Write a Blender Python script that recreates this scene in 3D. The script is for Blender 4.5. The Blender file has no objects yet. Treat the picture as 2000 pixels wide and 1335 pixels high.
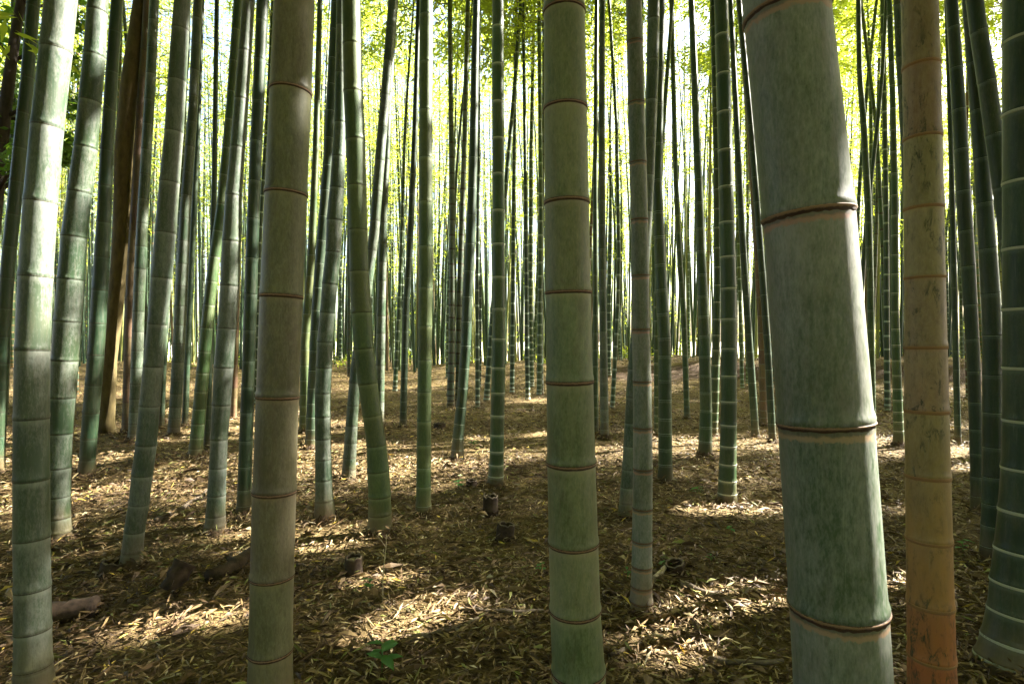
import bpy, math, random
import numpy as np

# ------------------------------------------------------------------ camera, sky, sun, exposure
S = bpy.context.scene
C = S.collection
R = math.radians
EYE = 1.15                      # eye height in metres
FPX = 1080.0                    # focal length in pixels of the 2000 px wide photograph
cam = bpy.data.cameras.new('camera'); co = bpy.data.objects.new('camera', cam); C.objects.link(co)
co.location = (0, 0, EYE); co.rotation_euler = (R(90), 0, 0)
cam.sensor_width = 36; cam.lens = 36 * FPX / 2000; cam.clip_end = 5000; cam.clip_start = 0.05
S.camera = co
SUN_AZ, SUN_EL = 72.0, 41.0
w = bpy.data.worlds.new('World'); S.world = w; w.use_nodes = True
sky = w.node_tree.nodes.new('ShaderNodeTexSky'); sky.sky_type = 'NISHITA'; sky.sun_disc = False
sky.sun_elevation = R(SUN_EL); sky.sun_rotation = R(SUN_AZ)
w.node_tree.links.new(sky.outputs[0], w.node_tree.nodes['Background'].inputs[0])
w.node_tree.nodes['Background'].inputs[1].default_value = 0.05
sky.air_density = 1.0; sky.dust_density = 3.4; sky.ozone_density = 0.0
sun = bpy.data.lights.new('sun', 'SUN'); so = bpy.data.objects.new('sun', sun); C.objects.link(so)
sun.energy = 5.0; sun.angle = R(0.5); sun.color = (1.0, 0.94, 0.86)
SUN = np.array([math.sin(R(SUN_AZ)) * math.cos(R(SUN_EL)), math.cos(R(SUN_AZ)) * math.cos(R(SUN_EL)), math.sin(R(SUN_EL))])
from mathutils import Vector, Matrix
so.rotation_euler = Vector(SUN).to_track_quat('Z', 'Y').to_euler(); so.location = (20, 10, 30)
S.view_settings.view_transform = 'Standard'; S.view_settings.look = 'None'
S.view_settings.exposure = 3.9; S.view_settings.gamma = 1.0
S.cycles.max_bounces = 8; S.cycles.transparent_max_bounces = 4

rng = np.random.default_rng(7)
rnd = random.Random(11)

# ------------------------------------------------------------------ helpers
def sstep(a, b, x):
    t = np.clip((x - a) / (b - a), 0, 1); return t * t * (3 - 2 * t)

def terrain(x, y):
    x = np.asarray(x, float); y = np.asarray(y, float)
    wob = 0.5 * np.sin(x * 0.45 + 1.0) + 0.3 * np.sin(x * 1.1)
    gentle = sstep(12.0, 19.0, y + wob)
    steep = sstep(15.2, 16.6, y + wob)
    k = sstep(1.0, 3.5, x)
    z = (0.32 + 0.20 * k + 0.07 * np.sin(x * 0.9 + 2) + 0.05 * np.sin(x * 2.3)) * (gentle * (1 - k) + steep * k)
    z = z - 7.0 * sstep(19.5, 90, y) + 7.0 * sstep(250, 900, y)
    near = 1 - sstep(25, 60, np.hypot(x, y))
    z = z + near * (0.018 * np.sin(x * 2.3 + y * 1.7) + 0.016 * np.sin(x * 1.1 - y * 2.9 + 2) + 0.01 * np.sin(x * 5.1 + y * 3.7))
    return z

def ground_depth(px, py):
    """depth at which the pixel ray meets the ground"""
    for d in np.arange(1.4, 40, 0.02):
        if 667 + (EYE - terrain((px - 1000) / FPX * d, d)) * FPX / d <= py:
            return float(d)
    return 40.0

def gpt(px, py):
    d = ground_depth(px, py); x = (px - 1000) / FPX * d
    return np.array([x, d, float(terrain(x, d))])

def mesh_np(name, V, loops, starts, totals, mats=(), midx=None, smooth=True, attrs=None):
    me = bpy.data.meshes.new(name)
    V = np.asarray(V, np.float32); loops = np.asarray(loops, np.int32)
    me.vertices.add(len(V)); me.vertices.foreach_set('co', V.ravel())
    me.loops.add(len(loops)); me.loops.foreach_set('vertex_index', loops)
    me.polygons.add(len(starts)); me.polygons.foreach_set('loop_start', np.asarray(starts, np.int32))
    me.polygons.foreach_set('loop_total', np.asarray(totals, np.int32))
    for m in mats: me.materials.append(m)
    if midx is not None: me.polygons.foreach_set('material_index', np.asarray(midx, np.int32))
    me.polygons.foreach_set('use_smooth', np.full(len(starts), smooth, bool))
    for k, v in (attrs or {}).items():
        a = me.attributes.new(k, 'FLOAT', 'POINT'); a.data.foreach_set('value', np.asarray(v, np.float32))
    me.update(calc_edges=True); me.validate()
    return me

def mesh_polys(name, V, F, mats=(), midx=None, smooth=True, attrs=None):
    tot = [len(f) for f in F]; st = np.concatenate([[0], np.cumsum(tot)[:-1]]) if F else []
    return mesh_np(name, V, [i for f in F for i in f], st, tot, mats, midx, smooth, attrs)

def link(name, me, parent=None, loc=(0, 0, 0)):
    o = bpy.data.objects.new(name, me); C.objects.link(o); o.location = loc
    if parent is not None: o.parent = parent
    return o

def tag(o, label, cat, group=None, kind=None):
    if kind: o['kind'] = kind
    if label: o['label'] = label
    if cat: o['category'] = cat
    if group: o['group'] = group
    return o

def thing(name, label, cat, loc, group=None):
    o = bpy.data.objects.new(name, None); C.objects.link(o); o.location = loc; o.empty_display_size = 0.1
    return tag(o, label, cat, group)

# ------------------------------------------------------------------ materials
def newmat(name):
    m = bpy.data.materials.new(name); m.use_nodes = True
    nt = m.node_tree; return m, nt, nt.nodes['Principled BSDF'], nt.nodes['Material Output']

def N(nt, typ, **kw):
    n = nt.nodes.new('ShaderNode' + typ)
    for k, v in kw.items(): setattr(n, k, v)
    return n

def setin(nt, n, **kw):
    for k, v in kw.items():
        key = k.replace('_', ' ')
        if hasattr(v, 'is_output'): nt.links.new(v, n.inputs[key])
        else: n.inputs[key].default_value = v
    return n

def math_(nt, op, a, b=0.0, c=0.0, clamp=False):
    n = N(nt, 'Math', operation=op, use_clamp=clamp)
    for i, v in enumerate((a, b, c)):
        if hasattr(v, 'is_output'): nt.links.new(v, n.inputs[i])
        else: n.inputs[i].default_value = v
    return n.outputs[0]

def mixc(nt, f, a, b, mode='MIX'):
    n = N(nt, 'Mix', data_type='RGBA', blend_type=mode)
    for i, v in ((0, f), (6, a), (7, b)):
        if hasattr(v, 'is_output'): nt.links.new(v, n.inputs[i])
        elif i == 0: n.inputs[0].default_value = v
        else: n.inputs[i].default_value = (*v[:3], 1)
    return n.outputs[2]

def ramp(nt, f, stops, interp='LINEAR'):
    n = N(nt, 'ValToRGB'); nt.links.new(f, n.inputs[0]); cr = n.color_ramp; cr.interpolation = interp
    while len(cr.elements) > 1: cr.elements.remove(cr.elements[-1])
    for i, (p, c) in enumerate(stops):
        e = cr.elements[0] if i == 0 else cr.elements.new(p)
        e.position = p; e.color = (*c, 1) if len(c) == 3 else c
    return n.outputs[0]

def noise(nt, vec, scale, detail=3.0, rough=0.55, dist=0.0):
    n = N(nt, 'TexNoise'); nt.links.new(vec, n.inputs['Vector'])
    setin(nt, n, Scale=scale, Detail=detail, Roughness=rough, Distortion=dist)
    return n.outputs['Fac']

def objvec(nt, stretch=(1, 1, 1)):
    tc = N(nt, 'TexCoord'); oi = N(nt, 'ObjectInfo')
    add = N(nt, 'VectorMath', operation='ADD')
    mul = N(nt, 'VectorMath', operation='SCALE'); mul.inputs[0].default_value = (37.0, 17.0, 5.0)
    nt.links.new(oi.outputs['Random'], mul.inputs['Scale'])
    nt.links.new(tc.outputs['Object'], add.inputs[0]); nt.links.new(mul.outputs[0], add.inputs[1])
    mp = N(nt, 'Mapping'); mp.inputs['Scale'].default_value = stretch
    nt.links.new(add.outputs[0], mp.inputs['Vector'])
    return tc.outputs['Object'], mp.outputs[0], oi.outputs['Random'], add.outputs[0]

def culm_mat(name, base, bloom, bloom_amt=0.5, band=(0.35, 0.34, 0.28), band_amt=0.6, band_w=0.03, stain=(0.10, 0.08, 0.05),
             stain_amt=0.25, foot=(0.13, 0.085, 0.04), foot_h=0.25, rough=0.42, low=None, spots=None, collar=False, var=0.25, sheen=0.35):
    m, nt, p, out = newmat(name)
    raw, st, rand, vec = objvec(nt, (1, 1, 0.10))
    _, st2, _, _ = objvec(nt, (1, 1, 0.35))
    _, st3, _, _ = objvec(nt, (1, 1, 0.4))
    big = noise(nt, st3, 7.5, 6, 0.66, 0.5)             # large mottles
    fine = noise(nt, st2, 95, 4, 0.7)                   # powdery grain
    streak = noise(nt, st, 70, 3, 0.6)                  # fibre streaks
    grain = noise(nt, st2, 260, 3, 0.7)
    f = math_(nt, 'ADD', math_(nt, 'MULTIPLY', big, 0.85), math_(nt, 'MULTIPLY', fine, 0.62))
    f = math_(nt, 'ADD', f, math_(nt, 'MULTIPLY_ADD', grain, 0.62, -0.045))
    f = math_(nt, 'ADD', f, math_(nt, 'MULTIPLY', streak, 0.35))
    at0 = N(nt, 'Attribute', attribute_name='below'); at1 = N(nt, 'Attribute', attribute_name='internode')
    pw = math_(nt, 'POWER', 2.718, math_(nt, 'MULTIPLY', at0.outputs['Fac'], -9.0))      # bloom gathers under each node
    f = math_(nt, 'ADD', f, math_(nt, 'MULTIPLY', pw, 0.16))
    f = math_(nt, 'ADD', f, math_(nt, 'MULTIPLY_ADD', at1.outputs['Fac'], 0.16, -0.12))  # every internode weathers differently
    f = math_(nt, 'MULTIPLY_ADD', f, 2.0, -1.95 + (bloom_amt - 0.5) * 1.5, clamp=True)
    col = mixc(nt, f, base, bloom)
    if low is not None:
        sep = N(nt, 'SeparateXYZ'); nt.links.new(raw, sep.inputs[0])
        g = math_(nt, 'ADD', math_(nt, 'MULTIPLY', sep.outputs[2], -1.3), math_(nt, 'MULTIPLY', big, 1.1))
        g = math_(nt, 'ADD', g, low[1], clamp=True)
        col = mixc(nt, g, col, low[0])
    _, st4, _, _ = objvec(nt, (1, 1, 0.025))
    scr = math_(nt, 'MULTIPLY_ADD', noise(nt, st4, 170, 2, 0.6), 7.0, -4.6, clamp=True)
    col = mixc(nt, math_(nt, 'MULTIPLY', scr, 0.35), col, mixc(nt, 0.5, bloom, (0.3, 0.3, 0.24)))    # pale vertical scuffs
    # darker fibre lines and stains
    col = mixc(nt, math_(nt, 'MULTIPLY_ADD', streak, 1.6, -0.72, clamp=True), col, mixc(nt, 0.5, col, stain), 'MIX')
    sn = noise(nt, st2, 13, 6, 0.75, 1.0)
    col = mixc(nt, math_(nt, 'MULTIPLY', math_(nt, 'MULTIPLY_ADD', sn, 5.0, -2.75, clamp=True), stain_amt), col, stain)
    if spots is not None:
        sp = noise(nt, st2, 42, 5, 0.8, 0.5); sp2 = noise(nt, vec, 7, 2)
        k = math_(nt, 'MULTIPLY', math_(nt, 'MULTIPLY_ADD', sp, 9.0, -4.6, clamp=True), math_(nt, 'MULTIPLY_ADD', sp2, 5.0, -1.9, clamp=True))
        col = mixc(nt, k, col, spots)
    # waxy powder just below each node
    at = N(nt, 'Attribute', attribute_name='below')
    rag = math_(nt, 'MULTIPLY_ADD', noise(nt, vec, 60, 3, 0.7), 0.6 * band_w * 2, 0.35 * band_w)
    bnd = N(nt, 'MapRange'); nt.links.new(at.outputs['Fac'], bnd.inputs[0]); bnd.inputs[1].default_value = 0.0
    nt.links.new(rag, bnd.inputs[2]); bnd.inputs[3].default_value = 1.0; bnd.inputs[4].default_value = 0.0
    bnd.interpolation_type = 'SMOOTHSTEP'
    if collar:
        tt = math_(nt, 'DIVIDE', at.outputs['Fac'], math_(nt, 'ADD', rag, 0.001))
        col = mixc(nt, ramp(nt, tt, [(0.0, (.75,) * 3), (0.45, (.6,) * 3), (0.62, (.95,) * 3), (0.86, (.8,) * 3), (1.0, (0,) * 3)]), col,
                   ramp(nt, tt, [(0.0, (0.055, 0.045, 0.022)), (0.45, (0.07, 0.055, 0.03)), (0.66, band), (1.0, band)]))
    else:
        col = mixc(nt, math_(nt, 'MULTIPLY', bnd.outputs[0], band_amt), col, band)
    # soil splashed over the foot
    sep2 = N(nt, 'SeparateXYZ'); nt.links.new(raw, sep2.inputs[0])
    ft = math_(nt, 'MULTIPLY_ADD', sep2.outputs[2], -1.0 / foot_h, 0.75)
    ft = math_(nt, 'ADD', ft, math_(nt, 'MULTIPLY_ADD', big, 1.2, -0.5), clamp=True)
    col = mixc(nt, math_(nt, 'MULTIPLY', ft, 0.8), col, foot)
    # each culm a little lighter or darker, warmer or cooler
    rand = math_(nt, 'ADD', math_(nt, 'MULTIPLY', rand, 0.7), math_(nt, 'MULTIPLY', at1.outputs['Fac'], 0.3))
    hsv = N(nt, 'HueSaturation'); nt.links.new(col, hsv.inputs['Color'])
    nt.links.new(math_(nt, 'MULTIPLY_ADD', rand, var * 2, 1 - var), hsv.inputs['Value'])
    nt.links.new(math_(nt, 'MULTIPLY_ADD', math_(nt, 'FRACT', math_(nt, 'MULTIPLY', rand, 7.3)), 0.05, 0.475), hsv.inputs['Hue'])
    nt.links.new(hsv.outputs[0], p.inputs['Base Color'])
    nt.links.new(math_(nt, 'MULTIPLY_ADD', f, 0.22, rough), p.inputs['Roughness'])
    p.inputs['Specular IOR Level'].default_value = sheen
    bp = N(nt, 'Bump'); bp.inputs['Strength'].default_value = 0.22; bp.inputs['Distance'].default_value = 0.0025
    hgt = math_(nt, 'ADD', math_(nt, 'MULTIPLY', streak, 0.8), math_(nt, 'MULTIPLY', fine, 0.5))
    nt.links.new(hgt, bp.inputs['Height']); nt.links.new(bp.outputs[0], p.inputs['Normal'])
    return m

def simple_mat(name, a, b, scale=40, rough=0.7, stretch=(1, 1, 1), bump=0.3):
    m, nt, p, out = newmat(name)
    raw, st, rand, vec = objvec(nt, stretch)
    n = noise(nt, st, scale, 5, 0.65)
    col = mixc(nt, math_(nt, 'MULTIPLY_ADD', n, 2.4, -0.7, clamp=True), a, b)
    nt.links.new(col, p.inputs['Base Color']); p.inputs['Roughness'].default_value = rough
    p.inputs['Specular IOR Level'].default_value = 0.25
    bp = N(nt, 'Bump'); bp.inputs['Strength'].default_value = bump; bp.inputs['Distance'].default_value = 0.004
    nt.links.new(n, bp.inputs['Height']); nt.links.new(bp.outputs[0], p.inputs['Normal'])
    return m

def leaf_mat(name, a, b, trans, tmix=0.55, rough=0.5):
    m, nt, p, out = newmat(name)
    nt.nodes.remove(p)
    geo = N(nt, 'NewGeometry'); rnd_ = geo.outputs['Random Per Island']
    col = mixc(nt, rnd_, a, b); tc = mixc(nt, rnd_, trans, tuple(0.75 * v for v in trans))
    d = N(nt, 'BsdfDiffuse'); nt.links.new(col, d.inputs[0])
    t = N(nt, 'BsdfTranslucent'); nt.links.new(tc, t.inputs[0])
    g = N(nt, 'BsdfGlossy'); g.inputs['Roughness'].default_value = rough; g.inputs['Color'].default_value = (0.6, 0.65, 0.6, 1)
    mx = N(nt, 'MixShader'); mx.inputs[0].default_value = tmix
    nt.links.new(d.outputs[0], mx.inputs[1]); nt.links.new(t.outputs[0], mx.inputs[2])
    mx2 = N(nt, 'MixShader'); mx2.inputs[0].default_value = 0.05
    nt.links.new(mx.outputs[0], mx2.inputs[1]); nt.links.new(g.outputs[0], mx2.inputs[2])
    nt.links.new(mx2.outputs[0], out.inputs[0])
    return m

STY = {
 'grey':  culm_mat('grey_green_culm', (0.044, 0.067, 0.032), (0.198, 0.202, 0.172), 0.50, (0.25, 0.155, 0.095), 0.85, 0.021, collar=True, stain=(0.07, 0.05, 0.03), stain_amt=0.35, var=0.05),
 'sage':  culm_mat('sage_culm', (0.063, 0.083, 0.032), (0.178, 0.190, 0.107), 0.50, (0.28, 0.24, 0.14), 0.45, 0.03, stain=(0.08, 0.055, 0.03), stain_amt=0.5, var=0.05),
 'taupe': culm_mat('taupe_culm', (0.066, 0.063, 0.028), (0.166, 0.155, 0.089), 0.50, (0.20, 0.15, 0.08), 0.45, 0.03, stain=(0.07, 0.045, 0.025), stain_amt=0.6, var=0.05),
 'blue':  culm_mat('blue_green_culm', (0.026, 0.047, 0.021), (0.146, 0.159, 0.133), 0.32, (0.17, 0.21, 0.16), 0.45, 0.03, stain_amt=0.25),
 'wax':   culm_mat('waxy_grey_green_culm', (0.037, 0.056, 0.031), (0.157, 0.170, 0.145), 0.36, (0.24, 0.25, 0.21), 0.4, 0.03, stain_amt=0.2, var=0.06),
 'green': culm_mat('bright_green_culm', (0.026, 0.055, 0.014), (0.086, 0.116, 0.056), 0.28, (0.32, 0.36, 0.27), 0.55, 0.03, stain_amt=0.25),
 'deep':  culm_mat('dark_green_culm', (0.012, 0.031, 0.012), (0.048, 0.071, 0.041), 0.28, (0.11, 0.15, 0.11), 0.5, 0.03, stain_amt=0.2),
 'moss':  culm_mat('mossy_green_culm', (0.032, 0.057, 0.014), (0.098, 0.123, 0.045), 0.50, (0.20, 0.23, 0.12), 0.45, 0.03, stain=(0.04, 0.05, 0.02), stain_amt=0.45, var=0.08),
 'tan':   culm_mat('tan_brown_culm', (0.152, 0.106, 0.046), (0.253, 0.198, 0.106), 0.5, (0.28, 0.16, 0.06), 0.5, 0.02, stain=(0.09, 0.065, 0.03), stain_amt=0.5, low=((0.27, 0.125, 0.028), 0.80), spots=(0.035, 0.035, 0.012), var=0.03),
 'yellow': culm_mat('yellow_green_culm', (0.16, 0.17, 0.04), (0.28, 0.26, 0.11), 0.4, (0.34, 0.31, 0.18), 0.5, 0.03, stain_amt=0.2),
 'brown': culm_mat('dead_brown_culm', (0.065, 0.042, 0.018), (0.14, 0.095, 0.045), 0.4, (0.15, 0.1, 0.05), 0.4, 0.03, stain=(0.02, 0.014, 0.008), stain_amt=0.5),
}
RINGM = {
 'brown': simple_mat('rusty_brown_scar', (0.018, 0.010, 0.005), (0.11, 0.055, 0.026), 130, 0.75),
 'dark':  simple_mat('dark_scar', (0.020, 0.018, 0.012), (0.07, 0.055, 0.035), 90, 0.7),
 'white': simple_mat('waxy_white_scar', (0.24, 0.27, 0.19), (0.42, 0.43, 0.33), 90, 0.7),
 'pale':  simple_mat('pale_green_scar', (0.16, 0.22, 0.16), (0.30, 0.34, 0.27), 90, 0.7),
 'rust':  simple_mat('tan_scar', (0.14, 0.075, 0.030), (0.28, 0.16, 0.065), 90, 0.75),
}
def scar_mat(name, dark, lip):
    m = simple_mat(name, dark, lip, 90, 0.75); nt = m.node_tree; p = nt.nodes['Principled BSDF']
    tc = N(nt, 'TexCoord'); sp = N(nt, 'SeparateXYZ'); nt.links.new(tc.outputs['Object'], sp.inputs[0])
    n = noise(nt, tc.outputs['Object'], 9, 4, 0.7)
    z = math_(nt, 'ADD', math_(nt, 'MULTIPLY_ADD', sp.outputs[2], 5.1, 0.59), math_(nt, 'MULTIPLY_ADD', n, 0.36, -0.18))
    col = ramp(nt, z, [(0.0, tuple(1.6 * v for v in dark)), (0.38, dark), (0.50, lip), (0.70, tuple(1.25 * v for v in lip)), (0.82, tuple(.6 * v for v in dark)), (1.0, dark)])
    nt.links.new(col, p.inputs['Base Color']); return m
RINGM['brown'] = scar_mat('rusty_brown_scar', (0.035, 0.019, 0.010), (0.17, 0.105, 0.060))
RING_OF = {'wax': 'dark', 'grey': 'brown', 'sage': 'brown', 'taupe': 'brown', 'blue': 'dark', 'green': 'white', 'deep': 'pale', 'moss': 'dark', 'tan': 'rust', 'yellow': 'rust', 'brown': 'dark'}
M_LEAF = leaf_mat('bamboo_leaf', (0.055, 0.105, 0.018), (0.105, 0.150, 0.025), (0.60, 0.70, 0.05), 0.55)
M_LEAFD = leaf_mat('broad_leaf', (0.028, 0.075, 0.018), (0.05, 0.10, 0.02), (0.16, 0.30, 0.02), 0.45)
M_SPROUT = leaf_mat('sprout_leaf', (0.04, 0.13, 0.03), (0.06, 0.16, 0.04), (0.15, 0.35, 0.04), 0.35)
M_TWIG = simple_mat('bamboo_twig', (0.12, 0.13, 0.05), (0.22, 0.21, 0.09), 60)
M_BARK = simple_mat('brown_bark', (0.050, 0.038, 0.014), (0.115, 0.088, 0.032), 26, 0.85, (1, 1, 0.3), 0.8)
M_DARKBARK = simple_mat('dark_bark', (0.016, 0.013, 0.009), (0.05, 0.038, 0.027), 22, 0.85, (1, 1, 0.4), 0.8)
M_ROT = simple_mat('rotten_wood', (0.012, 0.008, 0.005), (0.062, 0.040, 0.024), 28, 0.9, (1, 1, 1), 0.9)
M_ROOT = simple_mat('root_stubs', (0.022, 0.014, 0.007), (0.085, 0.055, 0.026), 60, 0.9, (1, 1, .5), 0.9)
M_STICK = simple_mat('grey_stick', (0.06, 0.045, 0.03), (0.18, 0.14, 0.10), 40, 0.85)
M_STRAW = simple_mat('pale_straw', (0.26, 0.21, 0.12), (0.42, 0.36, 0.25), 40, 0.7)

def litter_mat():
    m, nt, p, out = newmat('dry_bamboo_leaf')
    at = N(nt, 'Attribute', attribute_name='tone')
    col = ramp(nt, at.outputs['Fac'], [(0.0, (0.022, 0.012, 0.007)), (0.25, (0.060, 0.035, 0.015)), (0.48, (0.135, 0.088, 0.036)), (0.68, (0.225, 0.155, 0.068)),
                                       (0.82, (0.36, 0.29, 0.14)), (0.92, (0.46, 0.40, 0.27)), (0.97, (0.20, 0.22, 0.06)), (1.0, (0.55, 0.40, 0.07))])
    tc = N(nt, 'TexCoord'); n = noise(nt, tc.outputs['Object'], 55, 3)
    col = mixc(nt, math_(nt, 'MULTIPLY_ADD', n, 1.6, -0.55, clamp=True), col, mixc(nt, 0.6, col, (0.10, 0.065, 0.03)))
    nt.links.new(col, p.inputs['Base Color']); p.inputs['Roughness'].default_value = 0.6; p.inputs['Specular IOR Level'].default_value = 0.25
    return m
M_LITTER = litter_mat()

def ground_mat():
    m, nt, p, out = newmat('leaf_litter_soil')
    tc = N(nt, 'TexCoord'); v = tc.outputs['Object']
    mp = N(nt, 'Mapping'); nt.links.new(v, mp.inputs['Vector']); mp.inputs['Scale'].default_value = (1, 1, 1)
    a = noise(nt, v, 1.1, 4, 0.6); b = noise(nt, v, 26, 5, 0.75, 1.2); c = noise(nt, v, 90, 3, 0.7)
    f = math_(nt, 'ADD', math_(nt, 'MULTIPLY', b, 0.9), math_(nt, 'MULTIPLY', c, 0.5))
    f = math_(nt, 'ADD', f, math_(nt, 'MULTIPLY_ADD', a, 0.5, -0.45))
    col = ramp(nt, f, [(0.25, (0.022, 0.013, 0.007)), (0.42, (0.065, 0.042, 0.018)), (0.60, (0.16, 0.115, 0.045)), (0.8, (0.27, 0.21, 0.10))])
    # bare soil of the steep bank
    ge = N(nt, 'NewGeometry'); sp = N(nt, 'SeparateXYZ'); nt.links.new(ge.outputs['True Normal'], sp.inputs[0])
    k = math_(nt, 'MULTIPLY_ADD', sp.outputs[2], -14.0, 13.7, clamp=True)
    col = mixc(nt, k, col, mixc(nt, b, (0.018, 0.011, 0.006), (0.075, 0.047, 0.024)))
    so_ = N(nt, 'SeparateXYZ'); nt.links.new(v, so_.inputs[0])
    far = math_(nt, 'MULTIPLY_ADD', so_.outputs[1], 1 / 40.0, -70 / 40.0, clamp=True)          # overexposed glare painted into the colour of the ground beyond the grove
    col = mixc(nt, far, col, mixc(nt, b, (0.42, 0.39, 0.28), (0.62, 0.58, 0.45)))
    nt.links.new(col, p.inputs['Base Color']); p.inputs['Roughness'].default_value = 0.9; p.inputs['Specular IOR Level'].default_value = 0.15
    bp = N(nt, 'Bump'); bp.inputs['Strength'].default_value = 0.9; bp.inputs['Distance'].default_value = 0.03
    nt.links.new(f, bp.inputs['Height']); nt.links.new(bp.outputs[0], p.inputs['Normal'])
    return m

# ------------------------------------------------------------------ ground
def axis(dense, step, far):
    a = list(np.arange(-dense, dense + 1e-6, step)); s = step; x = dense
    while x < far:
        s *= 1.35; x += s; a = [-x] + a + [x]
    return np.array(a)
gx = axis(16, 0.16, 1800); gy = axis(14, 0.16, 1800) + 10
GX, GY = np.meshgrid(gx, gy); nx, ny = len(gx), len(gy)
V = np.stack([GX.ravel(), GY.ravel(), terrain(GX, GY).ravel()], 1)
ii, jj = np.meshgrid(np.arange(nx - 1), np.arange(ny - 1)); q = (jj * nx + ii).ravel()
L = np.stack([q, q + 1, q + nx + 1, q + nx], 1)
g = link('ground', mesh_np('ground', V, L.ravel(), np.arange(len(L)) * 4, np.full(len(L), 4), [ground_mat()]))
tag(g, 'brown forest floor covered with fallen bamboo leaves', 'ground', kind='structure')

# ------------------------------------------------------------------ gaps in the canopy: sunlit spots of the photograph
# (pixel x, pixel y, width in pixels, number of elongated copies) on the ground
GROUND_SPOTS = [(200, 956, 40), (245, 962, 50), (340, 966, 44), (8, 962, 36),
    (665, 872, 46), (705, 872, 50), (770, 872, 40), (1040, 783, 44), (1085, 783, 30), (940, 857, 36), (1060, 847, 24),
    (1425, 1178, 56), (1480, 1172, 66), (1345, 1197, 40), (1500, 1000, 44), (1455, 1004, 26),
    (1440, 868, 36), (1470, 868, 40), (1405, 855, 26), (1360, 856, 34), (1510, 862, 26), (845, 1192, 60), (765, 1245, 56), (735, 1140, 36),
    (295, 1222, 44), (410, 1212, 36), (1270, 1262, 46), (1320, 1290, 30),
    (1745, 990, 40), (1765, 1150, 40), (1880, 915, 26), (455, 850, 26), (300, 860, 26), (210, 860, 26)]
# (pixel x, pixel y, depth, radius in metres) on culms
CULM_SPOTS = [(1698, 600, .85, .05), (1704, 700, .85, .05), (1710, 800, .85, .05), (1716, 900, .85, .05), (1722, 980, .85, .04), (1690, 480, .85, .03), (82, 140, 1.8, .10), (78, 205, 1.8, .10), (66, 425, 1.8, .08), (61, 500, 1.8, .11), (58, 570, 1.8, .08), (0, 60, 3.0, .25), (335, 150, 2.8, .09), (330, 260, 2.8, .11),
    (322, 330, 2.8, .08), (470, 120, 3.33, .12), (463, 270, 3.33, .10), (455, 430, 3.33, .08), (270, 520, 6.4, .30), (266, 640, 6.4, .35), (412, 560, 5.5, .2),
    (698, 70, 3.3, .22), (703, 335, 3.3, .09), (755, 930, 3.3, .10), (748, 190, 4.55, .2), (743, 270, 4.55, .25), (738, 350, 4.55, .2), (748, 600, 7.6, .4), (748, 720, 7.6, .4),
    (932, 90, 5.4, .3), (905, 480, 9.7, .6), (1438, 940, 3.9, .10), (1487, 700, 6.9, .3), (1870, 760, 6.2, .4), (635, 380, 5.97, .2), (625, 540, 5.97, .2), (612, 845, 5.97, .2),
    (979, 320, 10.8, .35), (225, 690, 6.98, .2), (415, 560, 5.5, .15), (1176, 380, 6.6, .3), (1755, 630, 6.6, .3), (516, 110, 3.64, .1)]
TUN = []
for (px, py, wd) in GROUND_SPOTS:
    p_ = gpt(px, py); TUN.append((p_, 0.42 * wd / FPX * p_[1] + 0.03))
for (px, py, d, r) in CULM_SPOTS:
    TUN.append((np.array([(px - 1000) / FPX * d, d, EYE + (667 - py) / FPX * d]), r + 0.05))
TP = np.array([t[0] for t in TUN]); TR = np.array([t[1] for t in TUN])

def in_gap(P):
    """which of the points P lie in a gap (a straight line from a sunlit spot to the sun)"""
    hit = np.zeros(len(P), bool)
    for c, r in zip(TP, TR):
        dv = P - c; t = dv @ SUN
        d2 = (dv * dv).sum(1) - t * t
        hit |= (d2 < (r + 0.055) ** 2) & (t > 0.3)
    return hit

# ------------------------------------------------------------------ bamboo culms
def auto_nodes(H, f=1.0, r_=None):
    z = 0.03; out = []; i = 0
    while z < H - 0.3:
        out.append(z)
        Lh = (0.075 + 0.26 * (1 - math.exp(-i / 9.0))) * f * rnd.uniform(0.94, 1.06)
        if z > H * 0.7: Lh *= 0.75
        z += Lh; i += 1
    return out

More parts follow.
